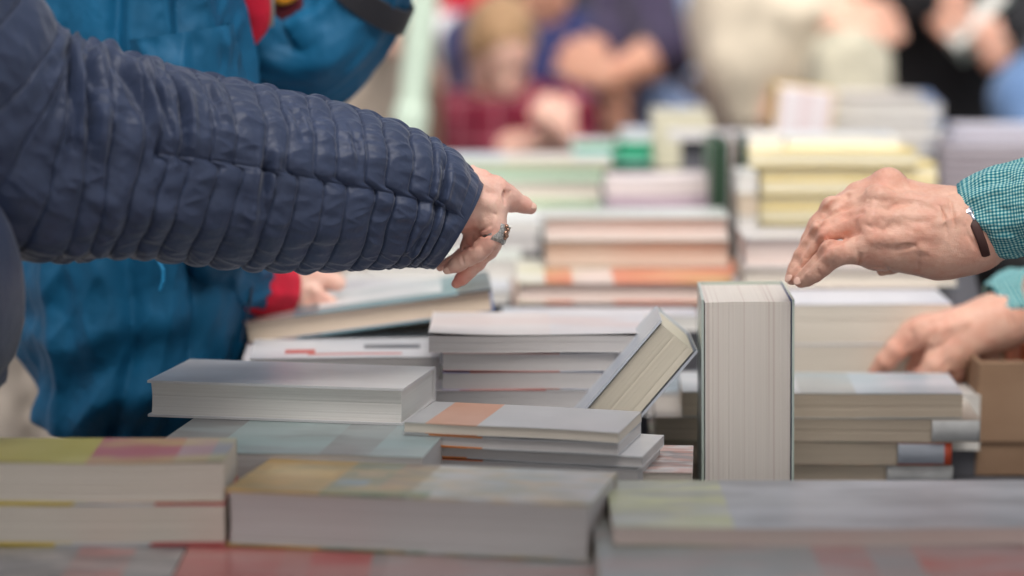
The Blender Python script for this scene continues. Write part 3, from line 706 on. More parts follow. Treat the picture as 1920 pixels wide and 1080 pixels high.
# cream pile far
cr = []
for k in range(6):
    cr.append(dict(x0=1224 + (0, 4, -2, 3, 0, 2)[k], x1=1336 + (-6, 0, -2, 0, -3, 0)[k], t=18, W=0.0992, label=['topmost', 'second', 'third', 'fourth', 'fifth', 'lowest'][k] + ' cream paperback of the pile left behind the dark green uprights',
                   cov=[(0, (226, 222, 196) if k % 2 else (206, 204, 190))], pages=pages_mat((216, 210, 186)), group='cream paperbacks far back'))
pile(4.5, 208, cr)
pile(4.32, 250, [dict(x0=1255, x1=1442, t=12, W=0.062, label='thin lilac white booklet bridging the top of the uprights', cov=[(0, (216, 216, 232))], pages=PG_W, group=G, name='booklet', cat='booklet')])
# striped upright bundle with yellow side
SB = Nd('striped_page_edges', .8, .2); nz_ = SB.noise(SB.co('Object', (.5, .5, 170)), 1, 1); SB.col(SB.ramp(nz_, [(.35, lin((206, 150, 146))), (.45, lin((224, 216, 218))), (.58, lin((226, 222, 224))), (.66, lin((210, 160, 160)))]))
a = P(1436, 282, 4.45); b = P(1556, 282, 4.45); th = P(1500, 178, 4.45).z - a.z
book((b.x, 4.45, a.z), (0, math.radians(-84), 0), th + .004, .11, (b.x - a.x) * .93, 'upright bundle with red and white striped edge and yellow side, far right', kind='hc', cov=[(0, (218, 184, 72))], bands=[(0, 1, 0, .3, (120, 156, 186))], pages=SB.m, group=G, roundp=.0005)
riser(a.x, b.x, 4.46, 4.55, a.z - .001)
# far pale pile with blue spine at right
fp = []
for k in range(8):
    fp.append(dict(x0=1560, x1=(1752, 1768, 1764, 1772, 1766, 1764, 1758, 1762)[k], t=14.5, W=0.124, yaw=-3.5, label=['topmost', 'second', 'third', 'fourth', 'fifth', 'sixth', 'seventh', 'lowest'][k] + ' pale album of the far pile right of the striped bundle',
                   cov=[(0, (212, 208, 206)), (.88, (112, 142, 190))], pages=pages_mat((206, 202, 196)) if k % 2 else PG_W, group='pale albums far back', kind='hc' if k % 3 == 0 else 'pb'))
pile(4.55, 178, fp)
gp = []
for k in range(9):
    gp.append(dict(x0=(1796, 1788, 1764, 1768, 1762, 1766, 1764, 1768, 1764)[k], x1=2060, t=16.5, W=0.105, label=['topmost', 'second', 'third', 'fourth', 'fifth', 'sixth', 'seventh', 'eighth', 'lowest'][k] + ' lilac grey album of the pile behind the gingham sleeve',
                   cov=[(0, (216, 216, 232) if k < 2 else (150, 142, 150))], pages=pages_mat((214, 206, 212)) if k < 3 else pages_mat((196, 186, 192)), group='lilac grey albums', kind='hc'))
pile(4.3, 238, gp)
# cardboard box and tin
M_card = Nd('cardboard', .9, .2); M_card.col(M_card.ramp(M_card.noise(M_card.co('Object', (1, 1, 2)), 6, 4), [(.3, lin((140, 112, 90))), (.7, lin((164, 136, 112)))])); M_card.bump(M_card.noise(M_card.co('Object', (30, 30, 30)), 4, 2), .2, .0004); M_card = M_card.m
a = P(1833, 677, 3.3); zbx = ZT; bx = empty('cardboard_box', (a.x, 3.3, zbx)); wx, dyb, hb = .15, .3, a.z - zbx; tk = .005
tag(bx, 'open brown cardboard box at the right end of the table', 'box')
def shell(name, x0, x1, y0, y1, z0, z1, mat, par): return box(name, x0, x1, y0, y1, z0, z1, mat, par, .001)
shell('front_panel', 0, wx, 0, tk, 0, hb, M_card, bx); shell('back_panel', 0, wx, dyb - tk, dyb, 0, hb, M_card, bx)
shell('side_panel', 0, tk, tk, dyb - tk, 0, hb, M_card, bx); shell('side_panel', wx - tk, wx, tk, dyb - tk, 0, hb, M_card, bx)
shell('bottom_panel', tk, wx - tk, tk, dyb - tk, .001, .006, M_card, bx)
shell('flap', .001, wx - .001, -.004, -.0005, hb - .095, hb - .001, M_card, bx)
aw = P(1893, 645, 3.42)
book((aw.x + .03, 3.42, zbx + .007), (0, math.radians(-87), 0), aw.z - zbx - .01, .1, .022, 'orange red book poking out of the cardboard box', kind='pb', cov=[(0, (214, 88, 46))], pages=pages_mat((210, 100, 60)))
# ---------------------------------------------------------------- people
def V3(*a): return Vector(a)
SK1 = skin('skin_fair', (238, 198, 180), (226, 160, 142)); SK2 = skin('skin_ruddy', (230, 184, 162), (218, 146, 124), 1, True); SK3 = skin('skin_tan', (206, 158, 134), (196, 124, 100))
M_eye = plain('eye_dark', (60, 44, 38), .2, .6); M_nail = plain('nail', (232, 190, 172), .38, .4, 0, .03)
M_shoe = plain('shoe_leather', (40, 38, 38), .5)
def person(label, base, face, H, top, pants, hair, sk=SK1, J=None, sleeves='long', look=None, h=.008, build=1.0, extra=None, hairlen=.0, pattern=None, group=None, hands=True, coat=0, cap=None):
    """base=(x,y); face=unit direction; J overrides joints with world points"""
    f = Vector((face[0], face[1], 0)).normalized(); s = Vector((-f.y, f.x, 0))   # s = person's left
    b = Vector((base[0], base[1], 0)); k = H / 1.72; j = {}
    up = V3(0, 0, 1)
    j['pel'] = b + up * .54 * H; j['che'] = b + up * .735 * H; j['nec'] = b + up * .835 * H; j['head'] = b + up * .925 * H + f * .02 * k
    if J:
        for n in ('pel', 'che', 'nec', 'head'):
            if n in J: j[n] = J[n]
    for sg, sd_ in ((1, 'l'), (-1, 'r')):
        j['sh' + sd_] = j['nec'] + s * sg * .165 * k * build - up * .045 * k; j['hi' + sd_] = j['pel'] + s * sg * .085 * k * build - up * .02
        j['kn' + sd_] = b + s * sg * .09 * k + up * .285 * H + f * .02; j['an' + sd_] = b + s * sg * .095 * k + up * .045 * H; j['to' + sd_] = j['an' + sd_] + f * .14 * k - up * .035 * H
        j['el' + sd_] = j['sh' + sd_] - up * .165 * H + s * sg * .03 - f * .02; j['wr' + sd_] = j['el' + sd_] - up * .10 * H + f * .16 * k; j['ti' + sd_] = j['wr' + sd_] + f * .15 * k - up * .07
    if J: j.update({a: v for a, v in J.items()})
    look = (look or f).normalized(); hs = up.cross(look)
    hs = hs.normalized() if hs.length > .1 else s.copy(); hu = look.cross(hs).normalized()      # head frame: look, left, up
    Mh = np.array([[hs[i], look[i], hu[i]] for i in range(3)])
    hc = j['head']; B = SDF(h); q = k if H > 1.3 else k * 1.12 if H > 1.2 else k * 1.22
    B.ell(hc, (.074 * q, .094 * q, .112 * q), Mh, k=.02); B.ell(hc + look * .035 * q - hu * .055 * q, (.052 * q, .055 * q, .055 * q), Mh, k=.03)
    B.cap(hc + look * .092 * q + hu * .002, hc + look * .108 * q - hu * .028 * q, .009 * q, .014 * q, k=.012)
    for sg in (1, -1):
        B.cute(hc + look * .096 * q + hs * sg * .031 * q + hu * .012 * q, (.017 * q, .012 * q, .010 * q), Mh, k=.012)
        B.ell(hc + hs * sg * .074 * q - look * .005, (.009, .019 * q, .030 * q), Mh, k=.006)
    B.cut(hc + look * .094 * q - hu * .062 * q - hs * .02 * q, hc + look * .094 * q - hu * .062 * q + hs * .02 * q, .0035, k=.004)
    B.ell(hc + look * .088 * q - hu * .068 * q, (.02 * q, .012, .006), Mh, k=.006)
    B.cap(hc - hu * .06 * q - look * .02, j['nec'] - up * .03, .052 * k, .058 * k, k=.03)
    def trunk(S, e, kk=.05):
        for a in 'lr':
            S.cap(j['hi' + a] + up * .04, j['sh' + a].lerp(j['nec'], .35) - up * .10 * k, .085 * k * build + e, .098 * k * build + e, k=kk)
            S.cap(j['sh' + a], j['nec'] - up * .04 * k, .055 * k + e, .06 * k + e, k=kk)
        S.cap(j['pel'], j['che'], .10 * k * build + e, .115 * k * build + e, k=kk)
    trunk(B, 0)
    for a in 'lr':
        B.chain([j['sh' + a], j['el' + a]], [.048 * k, .038 * k], k=.02).chain([j['el' + a], j['el' + a].lerp(j['wr' + a], .3), j['wr' + a]], [.038 * k, .04 * k, .026 * k], k=.015)
        B.chain([j['hi' + a] - up * .02, j['kn' + a], j['kn' + a].lerp(j['an' + a], .3), j['an' + a]], [.085 * k, .055 * k, .053 * k, .035 * k], k=.02)
        B.cap(j['an' + a] - up * .02, j['to' + a], .034 * k, .026 * k, k=.01)
        if hands is True or (isinstance(hands, str) and a in hands):
            w_, t_ = j['wr' + a], j['ti' + a]; d = (t_ - w_).normalized(); ln = (t_ - w_).length
            pn = d.cross(up); pn = pn.normalized() if pn.length > .1 else s.copy(); sg = 1 if a == 'l' else -1
            side = pn.cross(d).normalized() * (1 if (J or {}).get('side' + a, 1) > 0 else -1)
            if (J or {}).get('flat' + a): side, pn = pn, side
            pc = w_ + d * .45 * ln
            for o in (-1.4, -.45, .5, 1.4):
                B.cap(w_ + side * o * .009 * k, pc + side * o * .019 * k, .016 * k, .013 * k, k=.008)
                e1 = pc + d * (.30 - .03 * abs(o - .3)) * ln + side * o * .021 * k + pn * .006; e2 = e1 + (d * .8 + pn * .6).normalized() * (.2 - .03 * abs(o)) * ln
                B.chain([pc + side * o * .020 * k, e1, e2], [.0105 * k, .0095 * k, .008 * k], k=.004)
            tb_ = w_ + d * .12 * ln + side * 1.6 * .016 * k
            B.chain([tb_, tb_ + (d * .6 + side * .7).normalized() * .32 * ln, tb_ + (d * .95 + side * .5 + pn * .3).normalized() * .58 * ln], [.015 * k, .0115 * k, .0095 * k], k=.008)
    if extra: extra(B)
    parts = [B.build()]
    root = empty('person', b); tag(root, label, 'person', group); inv = np.array(b)
    root['joints'] = 0; del root['joints']
    def add(name, VQ, mat, **kw): V, Q = VQ; return mesh_np(name, V - inv, Q, mat, root, True, **kw)
    res = dict(root=root, j=j, add=add, inv=inv, look=look, body=parts)
    for sg in (1, -1):
        E = SDF(.0025); E.ell(hc + look * .086 * q + hs * sg * .031 * q + hu * .012 * q, (.011 * q, .009 * q, .0065 * q), Mh); add('eye', E.build(), M_eye)
    if hair:
        Hh = SDF(h); Hh.ell(hc - look * .012 * q + hu * .018 * q, (.084 * q, .098 * q, .112 * q), Mh, k=.02)
        if hairlen: Hh.cap(hc - look * .04 * q, hc - look * .05 * q - hu * hairlen, .07 * q, .05 * q, k=.04)
        Hh.cute(hc + look * .105 * q - hu * .055 * q, (.078 * q, .085 * q, .125 * q), Mh, k=.02)
        add('hair', Hh.build(lambda x, y, z: .006 * fbm(x * 60, y * 60, z * 25)), hair)
    if cap is not None:
        K = SDF(h * .7); K.ell(hc - look * .006 * q + hu * .03 * q, (.09 * q, .106 * q, .10 * q), Mh, k=.01); K.cute(hc - hu * .09 * q, (.2, .2, .1 * q), Mh, k=.01)
        add('cap', K.build(), cap)
    if top:
        S = SDF(h); trunk(S, .014, .06)
        for a in 'lr':
            if sleeves == 'none': continue
            S.chain([j['sh' + a], j['el' + a]], [.064 * k, .054 * k], k=.03)
            if sleeves == 'long': S.chain([j['el' + a], j['wr' + a].lerp(j['el' + a], .1)], [.054 * k, .042 * k], k=.02)
            elif sleeves == 'rolled': S.chain([j['el' + a], j['el' + a].lerp(j['wr' + a], .12)], [.056 * k, .053 * k], k=.02)
        for a in 'lr': S.cap(j['pel'] - up * .02, j['hi' + a] - up * (.05 + coat), .11 * k, .10 * k, k=.05)
        S.cut(j['nec'] + up * .04, j['nec'] + up * .12, .062 * k, .09 * k, k=.01)
        add('jacket' if coat else 'shirt', S.build(lambda x, y, z: .007 * fbm(x * 9, y * 9, z * 14, 3)), top)
    if pants:
        S = SDF(h)
        S.cap(j['pel'], j['pel'] + up * .06 * k, .112 * k, .105 * k, k=.04)
        for a in 'lr': S.chain([j['hi' + a], j['kn' + a], j['an' + a] + up * .03], [.105 * k, .075 * k, .062 * k], k=.03)
        add('trousers', S.build(lambda x, y, z: .005 * fbm(x * 12, y * 12, z * 18, 3)), pants)
        for a in 'lr':
            S = SDF(h * .8); S.cap(j['an' + a] - up * .025 - f * .02, j['to' + a], .042 * k, .034 * k, k=.02); S.cap(j['an' + a], j['an' + a] + up * .02, .042 * k, k=.02); add('shoe', S.build(), M_shoe)
    return res
def finish(r, mat, extra=(), red=None):
    V, Q = merge(r['body'] + list(extra)); at = None
    a = np.zeros(len(V))
    if red:
        for p, rad, amt in red:
            d = np.linalg.norm(V - np.array(p)[None], axis=1); a = np.maximum(a, amt * np.exp(-(d / rad) ** 2))
    o = r['add']('body', (V, Q), mat, attr={'red': a}); return o
def pz(Yb):
    return lambda x, y, dy=0.0: P(x, y, Yb + dy)

# ---- background people -------------------------------------------------
hair_br = fabric('hair_light_brown', (168, 134, 100), .6, .3, 60, 500); hair_dk = fabric('hair_dark', (58, 46, 40), .6, .3, 60, 500); hair_wh = fabric('hair_white', (222, 220, 218), .6, .1, 60, 500); hair_gr = fabric('hair_grey', (128, 122, 118), .6, .3, 60, 500)
T_ = lambda n, c, **k: fabric(n, c, **k)
denim = T_('denim_dark', (44, 58, 88)); trg = T_('trousers_grey', (96, 94, 98)); trb = T_('trousers_black', (30, 30, 34))
def plaid(name, a, b, c):
    m = Nd(name, .85, .2); sx = m.n('SeparateXYZ'); m.l(m.co('Object', (14, 14, 14)), sx.inputs[0]); k = lin(a)
    for i, col in ((0, b), (2, b), (0, c), (2, c)):
        f = m.math('LESS_THAN', m.math('FRACT', m.math('ADD', sx.outputs[i], .3 if col is c else 0)), .34 if col is b else .08)
        k = m.mix(m.math('MULTIPLY', f, .6), k, lin(col))
    m.col(k); return m.m
up = V3(0, 0, 1)
# child with light brown hair in red plaid shirt, looking down
p = pz(5.3); J = dict(head=p(935, 92), nec=p(950, 190, .04), che=p(955, 255, .06), wrr=p(1040, 262, -.10), elr=p(905, 285, -.02), tir=p(1012, 190, -.14), wrl=p(1062, 250, -.12), ell=p(1075, 350, 0), til=p(1020, 180, -.16))
r = person('child with light brown hair and red plaid shirt looking down over the far books', (p(950, 0).x, 5.38), (.25, -1), 1.22, plaid('plaid_red', (118, 30, 50), (86, 24, 40), (170, 120, 130)), denim, hair_br, SK3, J, 'rolled', look=V3(.2, -.8, -.62)); finish(r, SK1)
# adult in navy behind the child
p = pz(5.75); J = dict(head=p(1000, -48), nec=p(1015, 40, .05), che=p(1075, 130, .08), pel=p(1080, 330, .2), wrl=p(1118, 222, -.2), ell=p(1075, 190, -.05), til=p(1185, 205, -.24), shl=p(1075, 85, .0), wrr=p(1010, 260, -.1), elr=p(960, 170, .1), tir=p(1040, 280, -.1))
r = person('dark haired person in navy sweater leaning over beside the child', (p(1080, 0).x, 5.95), (.35, -1), 1.5, T_('sweater_navy', (42, 48, 92)), trb, hair_dk, SK3, J, 'long', look=V3(.75, -.55, -.35)); finish(r, SK3)
# person reaching with bare forearm
p = pz(5.6); J = dict(nec=p(1200, -190, .5), head=p(1195, -330, .5), che=p(1200, -60, .55), pel=p(1200, 300, .6), shr=p(1150, -130, .5), shl=p(1190, -110, .3), ell=p(1252, 100, -.03), wrl=p(1130, 148, -.12), til=p(1045, 92, -.14), elr=p(1140, 100, .1), wrr=p(1165, 330, .0), tir=p(1150, 400, -.0))
r = person('adult in dark plum shirt stretching a bare forearm to the left', (p(1200, 0).x, 6.2), (-.3, -1), 1.72, T_('shirt_plum', (58, 50, 74)), trb, hair_dk, SK3, J, 'rolled', look=V3(-.3, -.9, -.3), build=.6); finish(r, SK3)
p = pz(5.9); r = person('person in a nearly black olive coat behind the reaching arm', (p(1112, 0).x, 5.98), (-.2, -1), 1.74, T_('coat_olive_black', (40, 42, 46)), trb, hair_dk, SK3, dict(elr=p(1060, 120, .2), wrr=p(1070, 300, .2), tir=p(1070, 400, .2), ell=p(1160, 120, .3), wrl=p(1150, 300, .3), til=p(1150, 400, .3)), build=.5); finish(r, SK3)
p = pz(5.9); r = person('person in a light blue shirt between the plum shirt and the cream sweater', (p(1290, 0).x, 5.95), (.5, -1), 1.75, T_('shirt_light_blue', (160, 184, 226)), T_('trousers_dim', (84, 76, 80)), hair_gr, SK1, None, coat=.02, build=.6); finish(r, SK1)
# cream sweater person bending
cream = T_('knit_cream', (208, 196, 176), scale=12, weave=300, bumpd=.002)
p = pz(5.35); J = dict(nec=p(1500, -110, .0), head=p(1490, -230, -.05), che=p(1440, 10, .04), pel=p(1450, 330, .2), shl=p(1395, -20, -.06), shr=p(1560, -60, 0), ell=p(1410, 120, -.06), wrl=p(1430, 205, -.1), til=p(1480, 215, -.14), elr=p(1560, 40, -.1), wrr=p(1625, 62, -.1), tir=p(1692, 36, -.1))
def bulk(B): pass
r = person('person in a baggy cream sweater bending over the far books with a ruddy forearm', (p(1450, 0).x, 5.6), (.4, -1), 1.66, None, T_('trousers_sand', (190, 180, 160)), hair_gr, SK2, J, 'none', look=V3(.5, -.8, -.4)); finish(r, SK2)
S = SDF(.01); S.chain([p(1470, -120, .02), p(1430, 20, .0), p(1435, 120, -.02), p(1430, 215, .0)], [.11, .12, .11, .07], k=.06); S.chain([p(1560, -70), p(1500, 30, -.02)], [.07, .11], k=.06)
S.cap(p(1435, 40, -.06), p(1395, 120, -.08), .07, .055, k=.05); S.cap(p(1395, 110, -.08), p(1400, 210, -.1), .06, .04, k=.04); S.cap(p(1450, 160, .08), p(1450, 300, .15), .13, k=.05)
S.cut(p(1478, 70, -.16), p(1440, 220, -.16), .014, k=.04); S.cut(p(1530, 60, -.14), p(1480, 200, -.14), .014, k=.04)
r['add']('sweater', S.build(lambda x, y, z: .008 * fbm(x * 10, y * 10, z * 5)), cream)
# navy dressed person
p = pz(5.9); J = dict(ell=p(1640, 60, -.1), wrl=p(1680, 60, -.12), til=p(1640, 20, -.12))
r = person('person in dark navy clothes between the cream sweater and the black coat', (p(1700, 0).x, 5.95), (-.4, -1), 1.73, T_('navy_coat', (44, 54, 84)), T_('jeans_navy', (34, 50, 80)), hair_dk, SK3, J, build=.85); finish(r, SK3)
# cream tote bag on the far edge of the table
p = pz(5.15); t = empty('tote_bag', (p(1595, 0).x, 5.15, 0)); tag(t, 'slack cream cloth bag held up behind the pale albums', 'bag')
S = SDF(.007); S.chain([p(1560, 115), p(1570, 260)], [.045, .055], k=.04); S.chain([p(1625, 115), p(1620, 260)], [.04, .055], k=.04); S.cap(p(1590, 105), p(1592, 280), .045, .06, k=.04)
V, Q = S.build(lambda x, y, z: .006 * fbm(x * 18, y * 18, z * 9)); mesh_np('bag_body', V - np.array(t.location), Q, T_('canvas_cream', (188, 182, 162)), t)
S = SDF(.005); S.chain([p(1572, 110), p(1590, 60), p(1612, 66), p(1618, 110)], [.008] * 4, k=.004); V, Q = S.build(); mesh_np('strap', V - np.array(t.location), Q, T_('strap_grey', (120, 116, 124)), t)
# black coated person holding a pale book
p = pz(5.5); J = dict(nec=p(1800, -230, .1), head=p(1800, -360, .06), che=p(1800, -60, .1), pel=p(1790, 300, .15), shr=p(1705, -160, .1), shl=p(1900, -160, .1), elr=p(1700, -30, 0), wrr=p(1745, 0, -.1), tir=p(1815, 62, -.14), ell=p(1930, 0, 0), wrl=p(1890, 70, -.14), til=p(1835, 105, -.16))
r = person('person in black coat holding a pale green book open', (p(1795, 0).x, 5.65), (0, -1), 1.76, T_('coat_black', (22, 22, 26)), trb, hair_dk, SK3, J, 'long', coat=.3, build=1.1); finish(r, SK2)
a = P(1795, 92, 5.34); b = P(1892, -10, 5.34); e_ = b - a
book(a, (math.radians(-20), -math.atan2(e_.z, e_.x), 0), e_.length, .14, .03, 'pale green book held open in the hands of the person in black', kind='hc', cov=[(0, (190, 206, 196))], pages=PG_W)
# denim rucksack
p = pz(5.05); t = empty('rucksack', (p(1920, 0).x, 5.05, 0)); tag(t, 'faded blue denim rucksack at the right edge in front of the black coat', 'bag')
S = SDF(.007); S.ell(p(1935, 190), (R(85, 5.05), .09, R(92, 5.05)), k=.03); S.ell(p(1940, 235, -.07), (R(50, 5.05), .05, R(40, 5.05)), k=.02); V, Q = S.build(lambda x, y, z: .005 * fbm(x * 14, y * 14, z * 14)); mesh_np('bag_body', V - np.array(t.location), Q, T_('denim_faded', (96, 124, 164)), t)
S = SDF(.004); S.chain([p(1925, 105), p(1935, 80), p(1950, 105)], [.008] * 3, k=.004); V, Q = S.build(); mesh_np('handle', V - np.array(t.location), Q, M_cloth, t)
# teal sleeve person at far right
p = pz(5.9); r = person('person in a dark teal jacket at the far right edge', (p(1985, 0).x, 6.1), (-.3, -1), 1.7, T_('jacket_teal_dark', (22, 66, 78)), trb, hair_dk, SK3, None); finish(r, SK3)
# beige coat person
p = pz(5.12); J = dict(nec=p(690, -190, .0), head=p(695, -330, -.03), che=p(665, -40, .02), pel=p(650, 160, .02), ell=p(712, 0, -.10), wrl=p(722, 42, -.22), til=p(728, 110, -.22), shl=p(745, -130))
r = person('person in a beige coat standing beside the pale green pole', (p(655, 0).x, 5.14), (.3, -1), 1.66, T_('coat_beige', (198, 182, 166), scale=8), T_('trousers_brown', (120, 92, 74)), hair_gr, SK1, J, 'long', coat=.25, build=.85); finish(r, SK1)
# white haired child
p = pz(5.9); J = dict(head=p(835, 118), nec=p(828, 195, .02), che=p(825, 250, .03))
r = person('small fair child with a white cap and pale top beside the pole', (p(825, 0).x, 5.95), (-.9, -.5), 1.13, T_('top_pale', (208, 204, 200)), T_('trousers_slate', (84, 84, 98)), None, SK1, J, 'long', look=V3(-.85, -.5, -.1), cap=T_('cap_white', (232, 230, 230))); finish(r, SK1)
# far strollers
for px, Y, c, tp, lab in ((835, 9.5, (204, 62, 74), (110, 112, 124), 'far stroller in a red top seen beside the pole'), (1240, 9.8, (190, 84, 136), (96, 90, 104), 'far stroller in a magenta top above the reaching arm'), (905, 10.5, (168, 170, 184), (140, 142, 154), 'far stroller in pale grey behind the child'),
                        (1165, 9.2, (128, 112, 128), (104, 96, 110), 'far stroller in mauve above the reaching arm'), (1340, 10.2, (150, 158, 190), (84, 88, 112), 'far stroller in pale lilac behind the light blue shirt'), (752, 8.6, (186, 24, 46), (176, 26, 50), 'far stroller all in red behind the beige coat')):
    r = person(lab, (P(px, 0, Y).x, Y), (-.3, -1), 1.7, T_('stroller_top', c), T_('stroller_trousers', tp), hair_dk, SK3, None, h=.012, coat=.2); finish(r, SK3)
r = person('passer by in grey beige trousers standing behind the blue rain jacket', (P(40, 0, 4.2).x, 4.2), (.2, -1), 1.75, T_('top_slate', (90, 92, 100)), T_('trousers_grey_beige', (168, 158, 148)), hair_dk, SK3, None); finish(r, SK3)
# pole
a = P(766, 262, 4.84); b = P(797, -20, 4.84); d = (b - a) / (b.z - a.z); lo_ = a - d * a.z; hi_ = lo_ + d * 2.3
t = empty('tent_pole', lo_); tag(t, 'pale green metal pole standing behind the far end of the table', 'pole')
M_pole = plain('pole_pale_green', (204, 222, 204), .4); n = 24; V = []; Fc = []
for q in (lo_, hi_):
    for i in range(n):
        an = 2 * math.pi * i / n; V.append((q.x - lo_.x + .024 * math.cos(an), q.y - lo_.y + .024 * math.sin(an), q.z))
for i in range(n): k2 = (i + 1) % n; Fc.append((i, k2, n + k2, n + i))
mesh_py('shaft', V, Fc + [tuple(range(n))[::-1], tuple(range(n, 2 * n))], M_pole, t, False, .001)
S = SDF(.005); S.ell((0, 0, .012), (.07, .07, .018), k=.01); Vv, Q = S.build(); mesh_np('foot', Vv, Q, M_pole, t)
S = SDF(.004); S.cap((d.x * 1.02, 0, 1.02), (d.x * 1.06, 0, 1.06), .029, k=.004); Vv, Q = S.build(); mesh_np('collar', Vv, Q, M_pole, t)
# ---------------------------------------------------------------- B: person in the blue rain jacket
blue = Nd('shell_blue', .62, .3); cb = lin((12, 88, 126)); blue.col(blue.ramp(blue.noise(blue.co(), 14, 4), [(.3, sc(cb, .8)), (.7, sc(cb, 1.12))]))
pr0 = blue.bump(blue.noise(blue.co(), 1500, 2), .3, .0003); blue.bump(blue.noise(blue.co('Object', (1, 1, .6)), 26, 4, .55, .8), .6, .004, pr0); blue = blue.m
red_f = T_('lining_red', (206, 24, 54)); band_k = T_('cuff_band_dark', (34, 34, 40))
p = pz(3.33)
J = dict(pel=p(262, 620), che=p(262, 180), nec=p(262, -110), head=p(285, -260), hil=V3(p(262, 0).x, 3.375, .70), hir=V3(p(262, 0).x, 3.30, .70), knl=V3(p(262, 0).x, 3.37, .46), knr=V3(p(262, 0).x, 3.29, .46),
         shl=p(275, -90, .07), shr=p(262, -90, -.06), ell=p(585, 75, .11), wrl=p(715, -130, .08), til=p(760, -200, .07), elr=p(390, 395, -.10), wrr=p(480, 545, .035), tir=p(500, 552, .05))
hh = []
HB = SDF(.003); q = pz(3.40)     # the hand resting on the tilted book
HB.chain([q(462, 532, -.04), q(505, 544, -.01), q(528, 550)], [.026, .027, .028], k=.015)
HB.cap(q(512, 540), q(556, 554), .030, .026, k=.012)
for a_, b_, c_, r_ in (((556, 534), (592, 546), (624, 566), 11), ((560, 548), (594, 562), (618, 582), 11.5), ((552, 562), (584, 576), (604, 592), 11.5), ((540, 570), (566, 584), (582, 598), 10.5)):
    HB.chain([q(*a_, -.01), q(*b_, -.02), q(*c_, -.025)], [R(r_ + 2, 3.4), R(r_, 3.4), R(r_ - 1.5, 3.4)], k=.004)
HB.chain([q(535, 520), q(585, 516), q(632, 530)], [.019, .0145, .011], k=.01)
r = person('person in a blue rain jacket with red cuffs at the left end of the table', (p(262, 0).x, 3.33), (1, 0), 1.72, None, T_('trousers_beige', (186, 176, 160)), hair_dk, SK1, J, 'none', build=.7, hands='x', h=.007)
finish(r, SK1, [HB.build()]); rb = r['root']; O = -Vector(rb.location)
sh = lambda pts: [tuple(v + O) for v in pts]
def blue_disp(S, PH, U):
    rg_ = lambda a_: 1 - 2 * np.abs(a_)
    d = .005 * fbm(S * 5, PH * 1.6, 3.1) + .0045 * rg_(vnoise(S * 6 + PH * 2.2, PH * 2.6 - S * 3, 9.1)) + .003 * rg_(vnoise(S * 13 - PH * 3, PH * 3.2 + S * 5, 2.1)) + .001 * fbm(S * 50, PH * 8, 6)
    d += .011 * np.clip(U - .6, 0, 1) * 2.6 * np.sin(S * 62 + 2.6 * np.sin(PH * 1.1 + 1) + 2 * vnoise(S * 9, PH * 2, 1.5)) * (vnoise(S * 5, PH * 1.4, 7.7) * .6 + .6)
    for c0, wd, am in ((1.50, .10, -.016), (.93, .07, -.008), (2.2, .10, .008)):      # vertical creases on the viewer's side
        d += am * np.exp(-((PH - c0 - .10 * np.sin(S * 8) - .05 * U) / wd) ** 2)
    return d
cen = [p(270, -240), p(266, -200), p(262, -140), p(258, 0), p(262, 200), p(258, 420), p(256, 600), p(240, 700), p(215, 800)]
rad = [(R(a_, 3.33), b_) for a_, b_ in ((70, .06), (130, .10), (180, .13), (192, .14), (210, .15), (222, .155), (212, .155), (190, .15), (150, .13))]
# loft 'up' axis = +x so that radius 1 is along x (photo width)
loft('jacket', sh(cen), rad, 260, 420, blue, rb, blue_disp, up=(1, 0, 0), hem=1)
def slv(S, PH, U): return .004 * (1 - 2 * np.abs(vnoise(S * 12 + PH * 2, PH * 1.6 - S * 7, 3.3))) + .004 * fbm(S * 9, PH * 1.4, 5.2) + .004 * fbm(S * 22, PH * 2.6, 1.2) + .004 * np.sin(S * 70 + 2 * np.sin(PH + 1)) * (vnoise(S * 6, PH, 4) * .5 + .4)
cen = [p(300, -40, .12), p(430, 40, .12), p(560, 95, .11), p(620, 60, .10), p(672, -20, .09), p(705, -80, .08), p(730, -130, .08)]
loft('jacket_sleeve', sh(cen), [(R(100, 3.4), .075), (R(108, 3.4), .075), (R(100, 3.4), .07), (R(102, 3.4), .066), (R(88, 3.4), .062), (R(82, 3.4), .06), (R(78, 3.4), .055)], 120, 160, blue, rb, slv, up=(0, 1, 0), hem=1)
cen = [p(672, -2, .088), p(696, -34, .082)]
loft('cuff_band', sh(cen), [(R(92, 3.4) , .068), (R(82, 3.4), .062)], 8, 120, band_k, rb, None, up=(0, 1, 0), hem=1)
cen = [p(330, 60, -.10), p(370, 300, -.10), p(400, 420, -.08), p(425, 500, -.02), p(460, 534, .02)]
loft('jacket_sleeve', sh(cen), [(.07, .062), (.07, .062), (.062, .055), (.052, .048), (.043, .042)], 120, 140, blue, rb, slv, up=(0, 1, 0), hem=1)
cen = [p(446, 522, .01), p(482, 536, .03), p(516, 545, .05)]
loft('red_cuff', sh(cen), [(.044, .044), (.044, .043), (.042, .041)], 30, 100, red_f, rb, lambda S, PH, U: .0015 * fbm(S * 30, PH * 3, 2), up=(0, 1, 0), hem=1)
